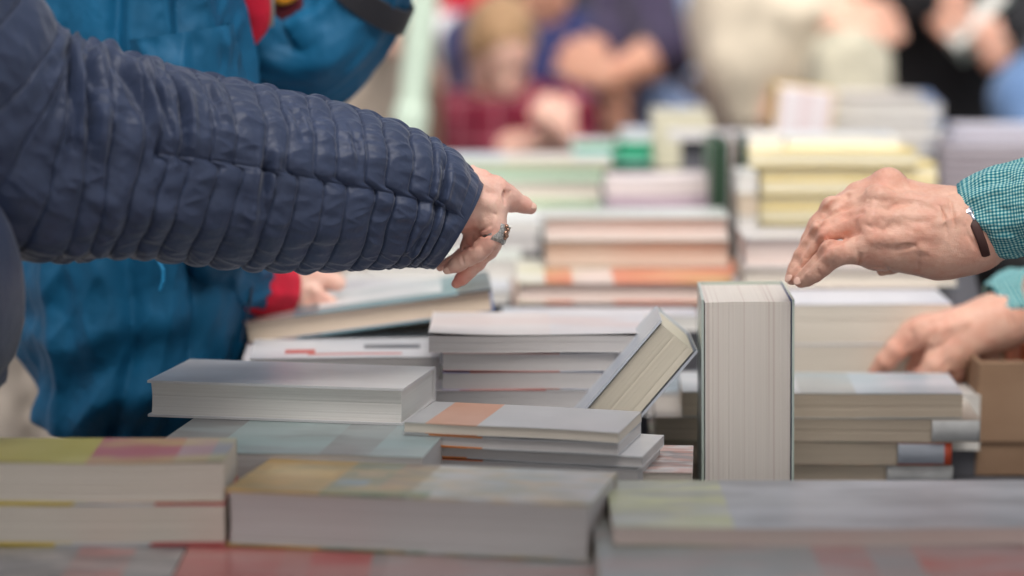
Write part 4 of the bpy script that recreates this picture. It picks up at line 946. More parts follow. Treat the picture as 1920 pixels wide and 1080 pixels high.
# open collar lining hanging down the chest
def ribbon(name, pts, wid, th, mat, par, dy=None):
    V, Fc = [], []; pts = crom([tuple(a_) for a_ in pts], 40); wd = np.interp(np.linspace(0, 1, 40), np.linspace(0, 1, len(wid)), wid)
    for i, c in enumerate(pts):
        t = pts[min(i + 1, 39)] - pts[max(i - 1, 0)]; n_ = np.array([t[2], 0, -t[0]]); n_ /= np.linalg.norm(n_) + 1e-9; bow = np.array([0, -1, 0]) * .006
        for k, (u, o) in enumerate(((-1, 0), (-.5, .7), (0, 1), (.5, .7), (1, 0))): V.append(c + n_ * u * wd[i] + bow * o)
        for k, (u, o) in enumerate(((1, 0), (.5, .7), (0, 1), (-.5, .7), (-1, 0))): V.append(c + n_ * u * wd[i] + bow * o + np.array([0, th, 0]))
    for i in range(39):
        for k in range(10): a = i * 10; k2 = (k + 1) % 10; Fc.append((a + k, a + k2, a + 10 + k2, a + 10 + k))
    Fc += [tuple(range(10))[::-1], tuple(range(390, 400))]
    return mesh_py(name, V, Fc, mat, par, True)
ribbon('red_lining', sh([p(470, -30, -.02), p(478, 20, -.01), p(478, 52, 0), p(468, 88, .01)]), [R(34, 3.3), R(30, 3.3), R(24, 3.3), R(4, 3.3)], .004, red_f, rb)
ribbon('jacket_edge', sh([p(503, -30, .0), p(508, 15, .01), p(507, 50, .02)]), [R(7, 3.3)] * 2 + [R(5, 3.3)], .004, T_('edge_grey', (150, 140, 132)), rb)
ribbon('scarf', sh([p(505, -25, .05), p(530, -8, .05), p(556, -14, .05)]), [R(22, 3.3), R(18, 3.3), R(10, 3.3)], .01, T_('scarf_amber', (244, 164, 40)), rb)
ribbon('inner_shirt', sh([p(520, -40, .06), p(535, 10, .06), p(530, 70, .07)]), [R(40, 3.3), R(34, 3.3), R(20, 3.3)], .01, T_('inner_maroon', (92, 26, 36)), rb)
S = SDF(.0016); S.chain(sh([p(296, 486, -.165), p(306, 506, -.168), p(306, 528, -.168), p(300, 544, -.167)]), [.0022] * 4, k=.001); V, Q = S.build(); mesh_np('drawcord', V, Q, plain('cord_blue', (30, 130, 180), .5), rb)
S = SDF(.0012); S.chain(sh([p(482, 440, -.03), p(470, 560, -.06), p(452, 640, -.06)]), [.0016] * 3, k=.001); V, Q = S.build(); mesh_np('zip', V, Q, plain('zip_dark', (40, 56, 78), .5), rb)

# ---------------------------------------------------------------- A: person in the quilted navy jacket
navy = Nd('nylon_navy', .46, .45); cn = lin((53, 65, 93)); navy.col(navy.ramp(navy.noise(navy.co(), 10, 4), [(.3, sc(cn, .86)), (.7, sc(cn, 1.1))]))
pr0 = navy.bump(navy.noise(navy.co(), 2200, 2), .25, .0002)
pr0 = navy.bump(navy.noise(navy.co('Object', (1.0, 1, .55), rot=(0, .35, 0)), 70, 5, .6, 1.4), .55, .0022, pr0)
navy.b.inputs['Sheen Weight'].default_value = .25; navy.b.inputs['Sheen Roughness'].default_value = .4; navy = navy.m
thread = plain('seam_thread', (30, 34, 56), .8)
def Yarm(x): return 2.99 - .19 * max(0, (850 - x) / 850) ** 1.1
cl = [(-240, -60, 236), (-130, 100, 232), (-20, 228, 220), (75, 272, 212), (200, 289, 198), (300, 305, 184), (430, 326, 175), (560, 344, 163), (680, 362, 149), (770, 383, 131), (820, 402, 114), (846, 416, 101), (853, 420, 97)]
cen = [P(x, y, Yarm(x)) for x, y, r_ in cl]; rad = [(R(r_, Yarm(x)), R(r_, Yarm(x)) * .84) for x, y, r_ in cl]
NU, NV = 1000, 760
arm_c = crom([tuple(v) for v in cen], NU); sA = np.concatenate([[0], np.cumsum(np.linalg.norm(np.diff(arm_c, axis=0), axis=1))]); LT = sA[-1]
def s_at(px):                                   # arc length where the centreline crosses photo column px
    xs = [960 + F * c[0] / (c[1] * ct_ + (HC - c[2]) * st_) for c in arm_c]; return float(np.interp(px, xs, sA))
seams = [s_at(v) for v in (-190, -130, -60, -5, 55, 108, 152, 210, 262, 306, 362, 408, 470, 514, 568, 612, 666, 704, 752, 790, 812)]
sm = np.array(seams)
def quilt(S, PH, U):
    wob = .007 * vnoise(S * 5, PH * .9, 2.2) + .003 * vnoise(S * 15, PH * 3.1, 8.4) + .013 / (1 + np.exp((PH - 1.44 - .1 * vnoise(S * 4, 0, 3.3)) / .012)) * (S > s_at_240)
    s = S + wob + .006 * np.cos(PH)
    s = np.minimum(s, LT + .001)
    i = np.clip(np.searchsorted(sm, s) - 1, -1, len(sm) - 1)
    lo = np.where(i < 0, sm[0] - .03, sm[np.maximum(i, 0)]); hi = np.where(i >= len(sm) - 1, LT + .002, sm[np.minimum(i + 1, len(sm) - 1)])
    t = np.clip((s - lo) / np.maximum(hi - lo, 1e-4), 0, 1); w_ = hi - lo
    puff = np.sin(np.pi * t) ** .62
    jit = _h(i.astype(np.int64) + 5, (PH * 0).astype(np.int64), (PH * 0).astype(np.int64) + 3)
    d = puff * (.0030 + .0010 * jit) - .0022
    # stitch line dip
    ed = np.minimum(t, 1 - t) * w_
    d -= .0016 * np.exp(-(ed / .0011) ** 2)
    # lengthwise seam on the viewer's side and beneath
    for c0, am in ((1.44, 1), (4.4, 1)):
        cc = c0 + .05 * np.sin(S * 11 + 1) + .10 * vnoise(S * 4, 0, 3.3); dist = np.abs(PH - cc) * .09
        d -= am * (.0034 * np.exp(-(dist / .0075) ** 2) + .0016 * np.exp(-(dist / .0012) ** 2)) * (S > s_at_240)
    # puckers running across each baffle away from the stitching
    pk = fbm(S * 34, PH * 3.4, i * 3.7, 3); d += .0011 * pk * (.25 + np.exp(-(ed / .009)))
    d += .0006 * fbm(S * 90 + 2 * PH, PH * 12 + S * 20, 4.4, 2) * np.exp(-(ed / .006))
    d += .0045 * fbm(S * 8, PH * 1.9, 6.6, 3) + .0016 * (1 - 2 * np.abs(vnoise(S * 24 + PH * 5, PH * 4 - S * 12, 5.5))) * puff + .0012 * (1 - 2 * np.abs(vnoise(S * 30 - PH * 7, PH * 5 + S * 14, 1.5))) * puff
    # deep folds
    for s0, p0, ls, lp, am, tw in folds:
        a_ = (S - s0) - tw * (PH - p0); d += am * np.exp(-(a_ / ls) ** 2) * np.exp(-((PH - p0) / lp) ** 2)
        d -= am * .55 * (np.exp(-((a_ - 2.1 * ls) / ls) ** 2) + np.exp(-((a_ + 2.1 * ls) / ls) ** 2)) * np.exp(-((PH - p0) / lp) ** 2)
    # elbow bunching near the shoulder end
    el = np.clip(1 - np.abs(S - s_at_150) / .13, 0, 1)
    d += .007 * el * np.sin(S * 150 + 3.2 * PH + 2.5 * vnoise(S * 12, PH * 2, 1)) * np.clip(np.cos(PH - .5), 0, 1) ** 1.5
    d += .005 * el * fbm(S * 20 - PH * 1.5, PH * 2.4, 8.8, 3)
    # firm cuff hem
    return d * np.clip((LT - S) / .02, .12, 1)
s_at_240 = s_at(235); s_at_150 = s_at(120)
folds = [(s_at(283), 1.0, .0045, .42, -.010, .012), (s_at(262), .9, .004, .3, -.007, .02), (s_at(450), 1.5, .0045, .24, -.009, .0), (s_at(438), 1.9, .005, .22, .004, .01), (s_at(782), 1.25, .0035, .42, -.0065, .004), (s_at(772), 2.1, .004, .35, -.0045, -.01),
         (s_at(232), .75, .005, .5, -.008, .03), (s_at(190), .8, .006, .5, -.008, .035), (s_at(620), 1.0, .004, .25, -.004, .01), (s_at(510), .75, .004, .25, -.004, .012), (s_at(345), .7, .004, .3, -.005, .014), (s_at(110), 1.3, .006, .5, -.008, .02), (s_at(60), 1.0, .006, .5, -.008, .02)]
# skeleton: body stands left of the frame
pA = P(-390, 0, 2.72)
hA = pz(3.0)
# pointing hand -----------------------------------------------------------
G_ = SDF(.0013); q = lambda x, y, dy=0: P(x, y, 3.0 + dy); rr = lambda v: R(v, 3.0)
zz = lambda x, y, dy=0: P(780 + x / 3.484, 250 + y / 3.484, 3.0 + dy); rz = lambda v: R(v / 3.484, 3.0)
G_.chain([q(800, 395, -.02), q(850, 385, -.005)], [rr(50), rr(46)], k=.02)
# back of hand: from the wrist to four knuckles
G_.cap(zz(300, 330, -.002), zz(508, 372, .0), rz(96), rz(66), k=.02)      # index side
G_.cap(zz(300, 430, -.008), zz(505, 470, -.010), rz(100), rz(70), k=.02)  # middle
G_.cap(zz(300, 500, -.004), zz(470, 560, -.002), rz(96), rz(66), k=.02)
G_.cap(zz(290, 520, .010), zz(400, 590, .014), rz(70), rz(52), k=.02)
# index, pointing right and away
G_.chain([zz(520, 380, .003), zz(600, 430, .008), zz(632, 442, .010)], [rz(66), rz(66), rz(62)], k=.010)
G_.chain([zz(632, 442, .010), zz(700, 466, .014), zz(752, 491, .017)], [rz(60), rz(50), rz(38)], k=.006)
G_.cap(zz(600, 395, .002), zz(604, 398, .002), rz(38), k=.012)
# middle finger with the ring: down, then folded back to the left
G_.chain([zz(510, 510, -.012), zz(508, 610, -.016), zz(492, 700, -.018)], [rz(74), rz(64), rz(62)], k=.012)
G_.chain([zz(484, 712, -.018), zz(400, 775, -.016), zz(322, 828, -.013)], [rz(62), rz(58), rz(52)], k=.006)
G_.chain([zz(322, 828, -.013), zz(262, 858, -.010), zz(216, 882, -.008)], [rz(52), rz(48), rz(37)], k=.004)
# ring finger behind / below
G_.chain([zz(485, 600, .008), zz(500, 720, .010), zz(478, 768, .010)], [rz(56), rz(52), rz(50)], k=.008)
G_.chain([zz(478, 768, .010), zz(400, 850, .009), zz(345, 905, .008)], [rz(50), rz(48), rz(46)], k=.004)
G_.chain([zz(345, 905, .008), zz(300, 950, .007), zz(266, 980, .006)], [rz(46), rz(44), rz(35)], k=.003)
# little finger and thumb tips showing behind
G_.chain([zz(430, 640, .026), zz(400, 760, .030), zz(300, 790, .028), zz(200, 852, .024), zz(158, 876, .022)], [rz(44), rz(42), rz(40), rz(32), rz(26)], k=.004)
G_.chain([zz(330, 560, .0), zz(392, 640, .004), zz(352, 712, .006), zz(318, 745, .008)], [rz(60), rz(46), rz(42), rz(32)], k=.008)
# creases, knuckle folds, tendons: laid on the surface facing the viewer
def onsurf(K, zx, Yc):
    def cut(pts, r, k=.003, deep=.35):
        if r > .0026: deep, k = .85, .0045
        q_ = [K.front(*zx(a_, b_), Yc, -r * (1 - deep)) for a_, b_ in pts]
        return ('x', q_, r, k)
    def ridge(pts, r, k=.006, lift=.25):
        return ('r', [K.front(*zx(a_, b_), Yc, r * (1 - lift)) for a_, b_ in pts], r, k)
    return cut, ridge
def apply(K, ops):
    for ty, q_, r, k in ops:
        if ty == 'r': K.chain(q_, [r] * len(q_), k=k)
    for ty, q_, r, k in ops:
        if ty == 'x':
            for i_ in range(len(q_) - 1):
                e0 = .5 if i_ == 0 else 1; e1 = .5 if i_ == len(q_) - 2 else 1
                K.cut(q_[i_], q_[i_ + 1], r * e0, r * e1, k=k)
cut, ridge = onsurf(G_, lambda a_, b_: (780 + a_ / 3.484, 250 + b_ / 3.484), 3.0)
apply(G_, [ridge([(370, 220), (440, 262), (515, 305)], rz(15), .008), ridge([(400, 300), (480, 345), (545, 395)], rz(14), .010, .15), ridge([(400, 420), (500, 470)], rz(14), .010, .1),
    ridge([(540, 330), (556, 345)], rz(30), .012, .2),
    cut([(372, 640), (400, 664), (440, 668), (480, 655), (512, 622)], rz(8)), cut([(400, 640), (450, 625), (490, 600)], rz(5)), cut([(500, 522), (520, 530), (524, 548)], rz(4), .002),
    cut([(566, 370), (572, 410), (582, 460)], rz(5), .005, .2), cut([(358, 665), (362, 700), (366, 745)], rz(9)), cut([(362, 752), (378, 735), (392, 728)], rz(6)),
    cut([(300, 800), (302, 835), (320, 862)], rz(6)), cut([(330, 885), (400, 862), (460, 812), (520, 752)], rz(12)), cut([(290, 770), (330, 742), (362, 738)], rz(7)),
    cut([(605, 368), (600, 392)], rz(3.5), .0015), cut([(615, 372), (612, 388)], rz(3), .0015), cut([(655, 505), (668, 490)], rz(4), .002), cut([(690, 420), (684, 440)], rz(3), .0015)])
G1 = G_; handA = G_.build(lambda x, y, z: .00035 * fbm(x * 160, y * 160, z * 160, 2))
J = dict(shr=P(-200, 10, 2.68), shl=P(-560, 20, 2.76), ell=P(-560, 300, 2.75), wrl=P(-590, 700, 2.73), til=P(-595, 760, 2.73), elr=P(80, 290, Yarm(80)), wrr=P(800, 395, 2.985), tir=P(830, 400, 3.0), head=P(-375, -420, 2.72), nec=P(-392, -190, 2.72), che=P(-400, 80, 2.72), pel=P(-385, 620, 2.72))
r = person('person in a quilted navy jacket reaching in from the left and pointing', (pA.x, pA.y), (1, .25), 1.72, None, trg, hair_dk, SK1, J, 'none', build=.9, hands='x', h=.008)
finish(r, SK1, [handA], red=[(zz(560, 330), .012, .5), (zz(480, 650, -.02), .012, .5), (zz(320, 740, -.01), .012, .6), (zz(220, 890), .012, .6), (zz(270, 960), .016, .7), (zz(690, 490), .016, .3), (zz(590, 400), .009, .3), (zz(360, 600, -.02), .012, .35)])
ra = r['root']; OA = -Vector(ra.location); shA = lambda pts: [tuple(v + OA) for v in pts]
loft('jacket_sleeve', shA(cen), rad, NU, NV, navy, ra, quilt, hem=1)
def quilt_body(S, PH, U):
    t = (S / .045) % 1; return .006 * np.sin(np.pi * t) ** .6 + .006 * fbm(S * 8, PH * 2, 4.1) - .001 * np.exp(-(np.minimum(t, 1 - t) * .045 / .002) ** 2)
cen2 = [P(-392, -290, 2.72), P(-394, -235, 2.72), P(-398, -190, 2.72), P(-400, -80, 2.72), P(-410, 120, 2.72), P(-390, 380, 2.72), P(-325, 540, 2.73), P(-340, 640, 2.74), P(-380, 850, 2.74)]
loft('jacket', shA(cen2), [(.06, .06), (.075, .075), (.14, .12), (.175, .145), (.18, .15), (.178, .145), (.182, .15), (.175, .15), (.165, .15)], 300, 260, navy, ra, quilt_body, up=(1, 0, 0), hem=1)
cen3 = [P(-430, -130, 2.75), P(-530, -70, 2.76), P(-585, 60, 2.76), P(-590, 230, 2.76), P(-590, 480, 2.74), P(-600, 760, 2.72)]
loft('jacket_sleeve', shA(cen3), [(.07, .08), (.085, .085), (.085, .08), (.075, .07), (.065, .06), (.06, .06)], 160, 120, navy, ra, quilt_body, up=(0, 1, 0), hem=1)
# ring on the middle finger
silver = Nd('silver_hammered', .32, .5); silver.b.inputs['Metallic'].default_value = 1; silver.col(silver.ramp(silver.noise(silver.co(), 700, 3), [(.3, lin((140, 140, 138))), (.7, lin((222, 220, 214)))])); silver.bump(silver.noise(silver.co(), 900, 2), .8, .0006); silver = silver.m
def ringmesh(name, c, axis, ra_, rb_, w, th, upv, mat, par, n=72, m=9):
    ax = Vector(axis).normalized(); u = Vector(upv) - ax * ax.dot(Vector(upv)); u.normalize(); v = ax.cross(u); V = []
    sec = [(-w / 2, 0), (-w / 2, th), (-w / 4, th * 1.15), (0, th * 1.2), (w / 4, th * 1.15), (w / 2, th), (w / 2, 0), (0, -.0001)]
    for i in range(n):
        a_ = 2 * math.pi * i / n
        for x, r_ in sec: V.append(c + ax * x + u * (ra_ + r_) * math.cos(a_) + v * (rb_ + r_) * math.sin(a_))
    k = len(sec); Fc = []
    for i in range(n):
        for s_ in range(k): a = i * k; b = ((i + 1) % n) * k; s2 = (s_ + 1) % k; Fc.append((a + s_, b + s_, b + s2, a + s2))
    return mesh_py(name, V, Fc, mat, par, True)
rc = zz(521, 646, -.0150) + OA; axr = zz(486, 720, -.0175) - zz(544, 560, -.0130)
rg = ringmesh('ring', rc + Vector((.0004, 0, 0)), axr, rz(76), rz(78), rz(122), .0009, (1, 0, 0), silver, ra)
gold = plain('ring_beads', (176, 140, 120), .25, .6, 1)
S = SDF(.0005)
for a_, b_, r_ in ((584, 608, 15), (592, 630, 13), (578, 652, 16), (584, 672, 14), (574, 688, 10)): S.ell(zz(a_ + 8, b_, -.024) + OA, (rz(r_),) * 3, k=.0004)
V, Q = S.build(); mesh_np('bead', V, Q, gold, ra)
def nail(c, look, upv, L, W, par, off):
    f_ = Vector(look).normalized(); u = Vector(upv) - f_ * f_.dot(Vector(upv)); u.normalize(); s_ = f_.cross(u)
    S = SDF(.0006); M = np.array([[f_[i], s_[i], u[i]] for i in range(3)]); S.ell(c + off, (L / 2, W / 2, .0016), M); V, Q = S.build(); mesh_np('fingernail', V, Q, M_nail, par)
nail(G1.front(780 + 762 / 3.484, 250 + 474 / 3.484, 3.0, .0004), (1, .2, -.5), (.3, -1, .5), .010, .008, ra, OA)
nail(G1.front(780 + 204 / 3.484, 250 + 896 / 3.484, 3.0, .0004), (-1, 0, -.4), (-.3, -1, -.2), .009, .008, ra, OA)

# ---------------------------------------------------------------- J: person in gingham at the right
def gingham():
    m = Nd('gingham_teal', .8, .25); u = m.n('UVMap'); sx = m.n('SeparateXYZ'); m.l(u.outputs[0], sx.inputs[0]); pr_ = .0042
    a = m.math('LESS_THAN', m.math('FRACT', m.math('DIVIDE', sx.outputs[0], pr_)), .52); b = m.math('LESS_THAN', m.math('FRACT', m.math('DIVIDE', sx.outputs[1], pr_)), .52)
    s_ = m.math('ADD', a, b); k = m.ramp(m.math('DIVIDE', s_, 2), [(0, lin((190, 220, 212))), (.3, lin((92, 164, 168))), (.8, lin((10, 104, 128)))], 'CONSTANT'); m.col(k)
    m.bump(m.noise(m.co(), 1500, 2), .4, .0004); m.b.inputs['Sheen Weight'].default_value = .1; return m.m
ging = gingham()
zz = lambda x, y, dy=0: P(1400 + x / 2.348, 280 + y / 2.348, 3.0 + dy); rz = lambda v: R(v / 2.348, 3.0)
K = SDF(.0014)
# fingers, front to back: little, ring, middle, index
K.chain([zz(560, 436, -.006), zz(470, 444, -.017), zz(374, 464, -.021)], [rz(64), rz(54), rz(58)], k=.006)
K.chain([zz(374, 464, -.021), zz(330, 508, -.019), zz(295, 540, -.017)], [rz(57), rz(50), rz(47)], k=.004)
K.chain([zz(295, 540, -.017), zz(264, 564, -.011), zz(240, 578, -.008)], [rz(45), rz(40), rz(33)], k=.003)
K.chain([zz(560, 330, .0), zz(450, 328, .0), zz(335, 366, .0)], [rz(62), rz(50), rz(53)], k=.006)
K.chain([zz(335, 366, .0), zz(286, 424, .002), zz(248, 476, .003)], [rz(52), rz(46), rz(44)], k=.004)
K.chain([zz(248, 476, .003), zz(220, 528, .004), zz(200, 566, .004)], [rz(43), rz(38), rz(32)], k=.003)
K.chain([zz(570, 240, .016), zz(460, 235, .018), zz(375, 268, .019)], [rz(58), rz(48), rz(50)], k=.006)
K.chain([zz(375, 268, .019), zz(320, 334, .020), zz(285, 396, .020)], [rz(50), rz(48), rz(45)], k=.004)
K.chain([zz(285, 400, .017), zz(250, 470, .018), zz(225, 520, .018)], [rz(44), rz(38), rz(32)], k=.003)
K.chain([zz(600, 170, .034), zz(490, 195, .032), zz(425, 240, .031)], [rz(54), rz(50), rz(48)], k=.006)
K.chain([zz(425, 240, .031), zz(370, 300, .031), zz(330, 370, .031)], [rz(46), rz(44), rz(42)], k=.004)
K.chain([zz(330, 370, .031), zz(290, 440, .030), zz(270, 480, .030)], [rz(40), rz(36), rz(32)], k=.003)
# metacarpals and palm
K.cap(zz(560, 420, -.004), zz(900, 420, .004), rz(84), rz(112), k=.02); K.cap(zz(555, 330, .002), zz(900, 340, .008), rz(76), rz(120), k=.02)
K.cap(zz(575, 245, .016), zz(900, 300, .018), rz(76), rz(108), k=.02); K.cap(zz(620, 172, .034), zz(900, 290, .026), rz(66), rz(96), k=.02)
K.cap(zz(580, 460, .008), zz(820, 455, .010), rz(56), rz(112), k=.02)        # heel of the hand
K.cap(zz(890, 320, .012), zz(1010, 372, .014), rz(112), rz(112), k=.025); K.cap(zz(960, 370, .014), zz(1230, 340, .03), rz(108), rz(120), k=.03)
K.cap(zz(880, 430, .006), zz(1000, 420, .010), rz(116), rz(112), k=.02)
K.chain([zz(700, 480, .030), zz(640, 505, .040), zz(595, 535, .042)], [rz(44), rz(38), rz(24)], k=.008)    # thumb tip peeping below
# knuckles
for x_, y_, dy_, r_ in ((540, 395, -.022, 34), (545, 300, -.016, 38), (575, 200, -.004, 40), (628, 128, .022, 42)): K.ell(zz(x_, y_, dy_), (rz(r_ * 1.2), rz(r_), rz(r_)), k=.014)
for x_, y_, dy_, r_ in ((370, 444, -.030, 40), (326, 350, -.010, 38), (372, 246, .010, 36)): K.ell(zz(x_, y_, dy_), (rz(r_),) * 3, k=.010)
# tendons, veins, creases between the fingers
cut, ridge = onsurf(K, lambda a_, b_: (1400 + a_ / 2.348, 280 + b_ / 2.348), 3.0)
apply(K, [ridge([(560, 300), (680, 298), (840, 300)], rz(10), .012, -.1), ridge([(590, 205), (720, 220), (860, 245)], rz(10), .012, -.1), ridge([(560, 390), (700, 380), (830, 372)], rz(9), .012, -.15),
    ridge([(505, 305), (540, 320), (590, 335), (625, 300), (680, 270), (740, 262)], rz(6), .006), ridge([(560, 250), (610, 252), (648, 225)], rz(8), .006), ridge([(505, 330), (530, 360), (580, 372)], rz(6), .006),
    ridge([(700, 335), (760, 352), (840, 330), (930, 300)], rz(8), .008, .15), ridge([(620, 400), (700, 412), (780, 440)], rz(8), .008, .15),
    cut([(494, 368), (440, 384), (390, 408), (345, 438), (300, 478), (262, 518), (230, 562)], rz(12)), cut([(508, 275), (440, 290), (370, 316), (320, 350), (285, 385), (250, 430), (215, 490), (196, 522)], rz(13)),
    cut([(515, 182), (440, 205), (385, 236), (345, 275), (312, 320)], rz(13)), cut([(476, 352), (482, 372), (474, 400)], rz(6)), cut([(486, 440), (500, 470), (492, 510)], rz(8)),
    cut([(600, 505), (622, 530), (650, 545)], rz(6)), cut([(548, 518), (580, 524), (606, 524)], rz(6)),
    cut([(330, 560), (318, 545), (312, 525)], rz(3), .002), cut([(382, 525), (376, 505), (380, 490)], rz(3.5), .002), cut([(300, 515), (285, 505)], rz(2.5), .0015),
    cut([(306, 372), (300, 388), (306, 402)], rz(3), .0015), cut([(318, 365), (314, 384), (320, 400)], rz(3), .0015), cut([(355, 452), (342, 468), (346, 482)], rz(3), .0015), cut([(372, 440), (360, 462)], rz(3), .0015),
    cut([(250, 470), (262, 482), (272, 480)], rz(2.5), .0015), cut([(268, 540), (282, 548)], rz(2.5), .0015), cut([(220, 500), (232, 512)], rz(2.5), .0015),
    cut([(760, 470), (756, 505), (757, 540)], rz(3), .003), cut([(845, 235), (870, 300), (880, 370)], rz(3), .003), cut([(893, 215), (905, 280), (915, 350)], rz(4), .003), cut([(870, 205), (930, 190)], rz(3), .003), cut([(1005, 430), (975, 380), (960, 340)], rz(3.5), .004),
    cut([(660, 440), (700, 425), (740, 425)], rz(3), .006)])
K1 = K; handJ = K.build(lambda x, y, z: .0002 * fbm((x * .6 + z * .8) * 240, y * 60, (z * .6 - x * .8) * 70, 3))
# lower hand
zl = lambda x, y, dy=0: P(1400 + x / 2.348, 280 + y / 2.348, 3.38 + dy); rl = lambda v: R(v / 2.348, 3.38)
K = SDF(.0018)
K.cap(zl(800, 810, -.01), zl(1120, 735, .0), rl(78), rl(100), k=.02); K.cap(zl(900, 880, -.012), zl(1120, 790, 0), rl(86), rl(100), k=.02); K.cap(zl(850, 800, .02), zl(1120, 750, .02), rl(70), rl(90), k=.02)
K.cap(zl(1100, 755, .005), zl(1330, 690, .02), rl(98), rl(110), k=.02)
K.chain([zl(790, 790, .0), zl(730, 815, -.004), zl(660, 880, -.006)], [rl(62), rl(54), rl(50)], k=.012)      # forefinger reaching down left
K.chain([zl(660, 880, -.006), zl(610, 935, -.004), zl(570, 985, .0)], [rl(49), rl(44), rl(36)], k=.004)
K.chain([zl(820, 850, .012), zl(770, 900, .012), zl(745, 960, .014), zl(720, 1020, .016)], [rl(50), rl(44), rl(42), rl(34)], k=.005)
K.chain([zl(880, 900, -.018), zl(830, 950, -.022), zl(790, 1010, -.018), zl(760, 1060, -.012)], [rl(66), rl(54), rl(50), rl(40)], k=.008)
K.chain([zl(940, 920, .008), zl(920, 990, .012), zl(890, 1050, .014)], [rl(56), rl(46), rl(38)], k=.006)
K.chain([zl(1060, 850, .03), zl(1062, 925, .034), zl(1010, 990, .034), zl(985, 1012, .034)], [rl(60), rl(48), rl(42), rl(32)], k=.008)
cut, ridge = onsurf(K, lambda a_, b_: (1400 + a_ / 2.348, 280 + b_ / 2.348), 3.38)
apply(K, [ridge([(745, 775), (820, 745), (900, 728)], rl(11), .010, .15), ridge([(830, 800), (900, 778), (960, 762)], rl(10), .010, .1),
    cut([(700, 885), (722, 868), (738, 845), (728, 815)], rl(7), .004), cut([(745, 925), (760, 898), (790, 870), (810, 835), (830, 790)], rl(9), .005), cut([(800, 880), (850, 870), (900, 830)], rl(5), .005),
    cut([(850, 985), (880, 950), (900, 930)], rl(6), .004), cut([(960, 970), (1000, 940), (1040, 905)], rl(7), .004), cut([(715, 800), (735, 812)], rl(3), .002), cut([(1150, 720), (1180, 770), (1190, 820)], rl(4), .004)])
handL = K.build(lambda x, y, z: .00035 * fbm(x * 150, y * 80, z * 100, 2))
pJ = (1.03, 3.12)
J = dict(pel=V3(1.03, 3.12, .93), che=V3(.98, 3.1, 1.24), nec=V3(.93, 3.08, 1.45), head=V3(.86, 3.06, 1.58), shr=V3(.90, 3.26, 1.40), shl=V3(.92, 2.93, 1.40), ell=V3(.72, 2.93, 1.17), wrl=zz(1150, 345, .02), til=zz(1130, 345, .02), elr=V3(.74, 3.30, 1.13), wrr=zl(1250, 700, .01), tir=zl(1230, 705, .01))
r = person('person in a teal gingham shirt reaching in from the right with both hands', pJ, (-1, 0), 1.76, None, trb, hair_gr, SK2, J, 'none', hands=False, look=V3(-.85, 0, -.5), h=.008)
finish(r, SK2, [handJ, handL], red=[(zz(545, 330, -.02), .02, .2), (zz(330, 370, -.02), .012, .25), (zz(370, 440, -.03), .012, .25), (zz(1060, 440, -.03), .014, .35), (zz(628, 130), .014, .25), (zl(700, 880), .03, .25), (zl(640, 930), .02, .25), (zz(220, 560), .012, .2)])
rj = r['root']; OJ = -Vector(rj.location); shJ = lambda pts: [tuple(v + OJ) for v in pts]
def shirt_d(S, PH, U): return .004 * fbm(S * 14, PH * 1.5, 2.2) + .003 * np.sin(S * 60 + 3 * np.cos(PH) + 2 * vnoise(S * 10, PH, 3)) * (.3 + .7 * U) * np.clip((U.max() - U) * 6, 0, 1) * (.5 + vnoise(S * 7, PH * 1.2, 5)) + .0018 * fbm(S * 40, PH * 4, 1.1)
cen = [V3(.93, 2.95, 1.41), V3(.87, 2.945, 1.33), V3(.80, 2.94, 1.25), zz(2101, -129, -.06), zz(1850, 20, -.055), zz(1600, 150, -.045), zz(1450, 215, -.032), zz(1330, 250, -.02), zz(1230, 262, -.008), zz(1100, 276, .004), zz(1020, 290, .010), zz(982, 300, .012)]
loft('shirt_sleeve', shJ(cen), [(.082, .078), (.080, .07), (.078, .068), (.074, .064), (.068, .058), (.060, .050), (.055, .044), (rz(218), rz(162)), (rz(212), rz(162)), (rz(200), rz(158)), (rz(172), rz(150)), (rz(160), rz(142))], 420, 420, ging, rj, shirt_d, hem=1)
cen = [V3(.91, 3.26, 1.40), V3(.85, 3.28, 1.31), V3(.79, 3.30, 1.21), V3(.74, 3.32, 1.13), zl(1610, 420, -.02), zl(1500, 580, .02), zl(1400, 640, .04), zl(1300, 650, .03), zl(1200, 672, .02), zl(1130, 690, .012), zl(1098, 698, .010)]
loft('shirt_sleeve', shJ(cen), [(.082, .078), (.080, .074), (.076, .07), (.07, .064), (.06, .056), (.050, .046), (rl(145), rl(135)), (rl(140), rl(130)), (rl(150), rl(132)), (rl(136), rl(124)), (rl(124), rl(116))], 320, 360, ging, rj, shirt_d, hem=1)
cen = [V3(.93, 3.1, 1.50), V3(.94, 3.1, 1.44), V3(.98, 3.1, 1.3), V3(1.01, 3.11, 1.1), V3(1.03, 3.12, .95), V3(1.03, 3.12, .84)]
loft('shirt', shJ(cen), [(.06, .06), (.11, .17), (.13, .20), (.14, .185), (.14, .185), (.14, .185)], 200, 260, ging, rj, lambda S, PH, U: .005 * fbm(S * 9, PH * 2, 2.9), up=(1, 0, 0), hem=1)
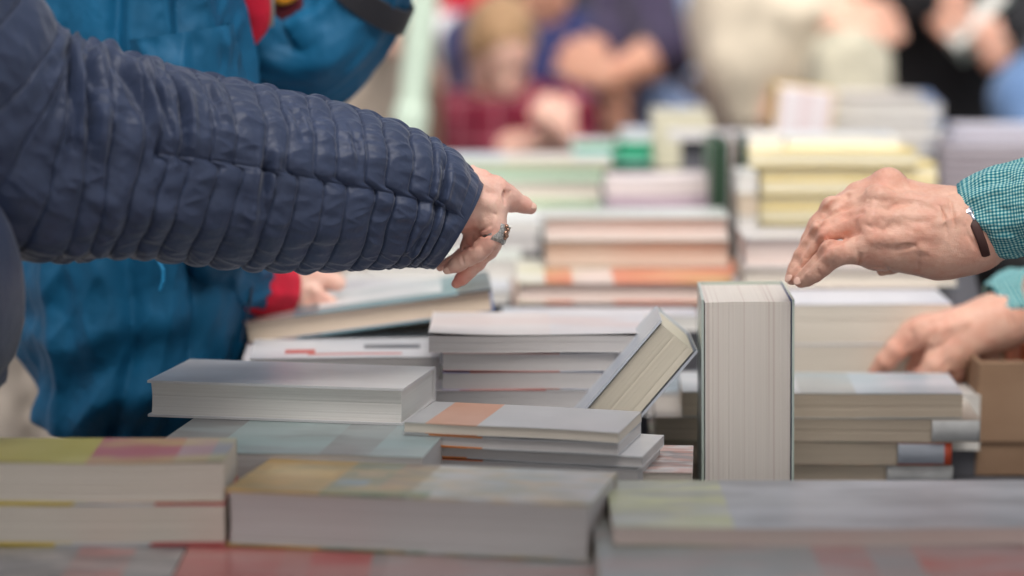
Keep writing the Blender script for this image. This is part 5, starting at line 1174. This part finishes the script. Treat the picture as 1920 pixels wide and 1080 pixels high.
# watch
strap_m = plain('watch_strap_brown', (70, 42, 38), .5); steel = plain('watch_steel', (200, 202, 214), .18, .6, 1)
wc0 = zz(985, 372, .013); fr = K1.front(1400 + 1000 / 2.348, 280 + 372 / 2.348, 3.0); rbw = (wc0.y - fr.y) + .0006; raw = rz(150); wc = wc0 + OJ
f1 = Vector((1, .10, .42)).normalized()
ringmesh('watch_strap', wc, f1, raw, rbw, .0095, .0016, (0, 0, 1), strap_m, rj)
up1 = (V3(0, 0, 1) - f1 * f1.z).normalized(); fr1 = f1.cross(up1); fr1 = fr1 if fr1.y < 0 else -fr1
S = SDF(.0009); an_ = .50; u1 = (up1 * math.cos(an_) + fr1 * math.sin(an_)).normalized(); s1 = f1.cross(u1)
M = np.array([[f1[i], s1[i], u1[i]] for i in range(3)]); cc = wc - f1 * .004 + up1 * raw * math.cos(an_) + fr1 * rbw * math.sin(an_) + u1 * .002
S.ell(cc, (.015, .015, .0055), M, k=.002)
for sg_ in (1, -1):
    for so_ in (.006, -.006): S.cap(cc + s1 * sg_ * .012 + f1 * so_, cc + s1 * sg_ * .019 + f1 * so_ - u1 * .004, .0022, k=.002)
S.cap(cc - f1 * .012, cc - f1 * .0155, .002, k=.001)
V, Q = S.build(); wo = mesh_np('watch_case', V, Q, steel, rj)
S = SDF(.0008); S.ell(cc + u1 * .0038, (.0095, .011, .0016), M); V, Q = S.build(); mesh_np('watch_glass', V, Q, plain('watch_glass', (40, 44, 60), .08, .7), rj)
nail(K1.front(1400 + 226 / 2.348, 280 + 578 / 2.348, 3.0, .0004), (-1, 0, -1), (-.5, -.8, .3), .011, .009, rj, OJ); nail(K1.front(1400 + 184 / 2.348, 280 + 566 / 2.348, 3.0, .0004), (-.6, 0, -1), (-.8, -.6, .3), .011, .009, rj, OJ)
# black shoulder bag hanging beyond the two sleeves
p = pz(3.62); t = empty('shoulder_bag', (p(1990, 0).x, 3.62, 0)); tag(t, 'black shoulder bag hanging behind the two gingham sleeves', 'bag')
S = SDF(.005); S.cap(p(1900, 500), p(2050, 480), .045, .05, k=.03); S.cap(p(1945, 640), p(2060, 640), .05, k=.03); S.cap(p(1915, 500), p(1960, 640), .045, .05, k=.04); S.cap(p(2050, 480), p(2060, 640), .05, k=.04); S.cap(p(1950, 570), p(2040, 570), .055, k=.04)
V, Q = S.build(lambda x, y, z: .002 * fbm(x * 20, y * 20, z * 20)); mesh_np('bag_body', V - np.array(t.location), Q, plain('bag_black', (16, 15, 18), .5), t)
S = SDF(.003); S.chain([p(1900, 470), p(1850, 482), p(1826, 488)], [.016, .014, .010], k=.01); S.chain([p(2050, 440), p(2120, 100, .05), p(2160, -100, .05)], [.01] * 3, k=.004); V, Q = S.build(); mesh_np('strap', V - np.array(t.location), Q, plain('strap_black', (18, 17, 20), .5), t)
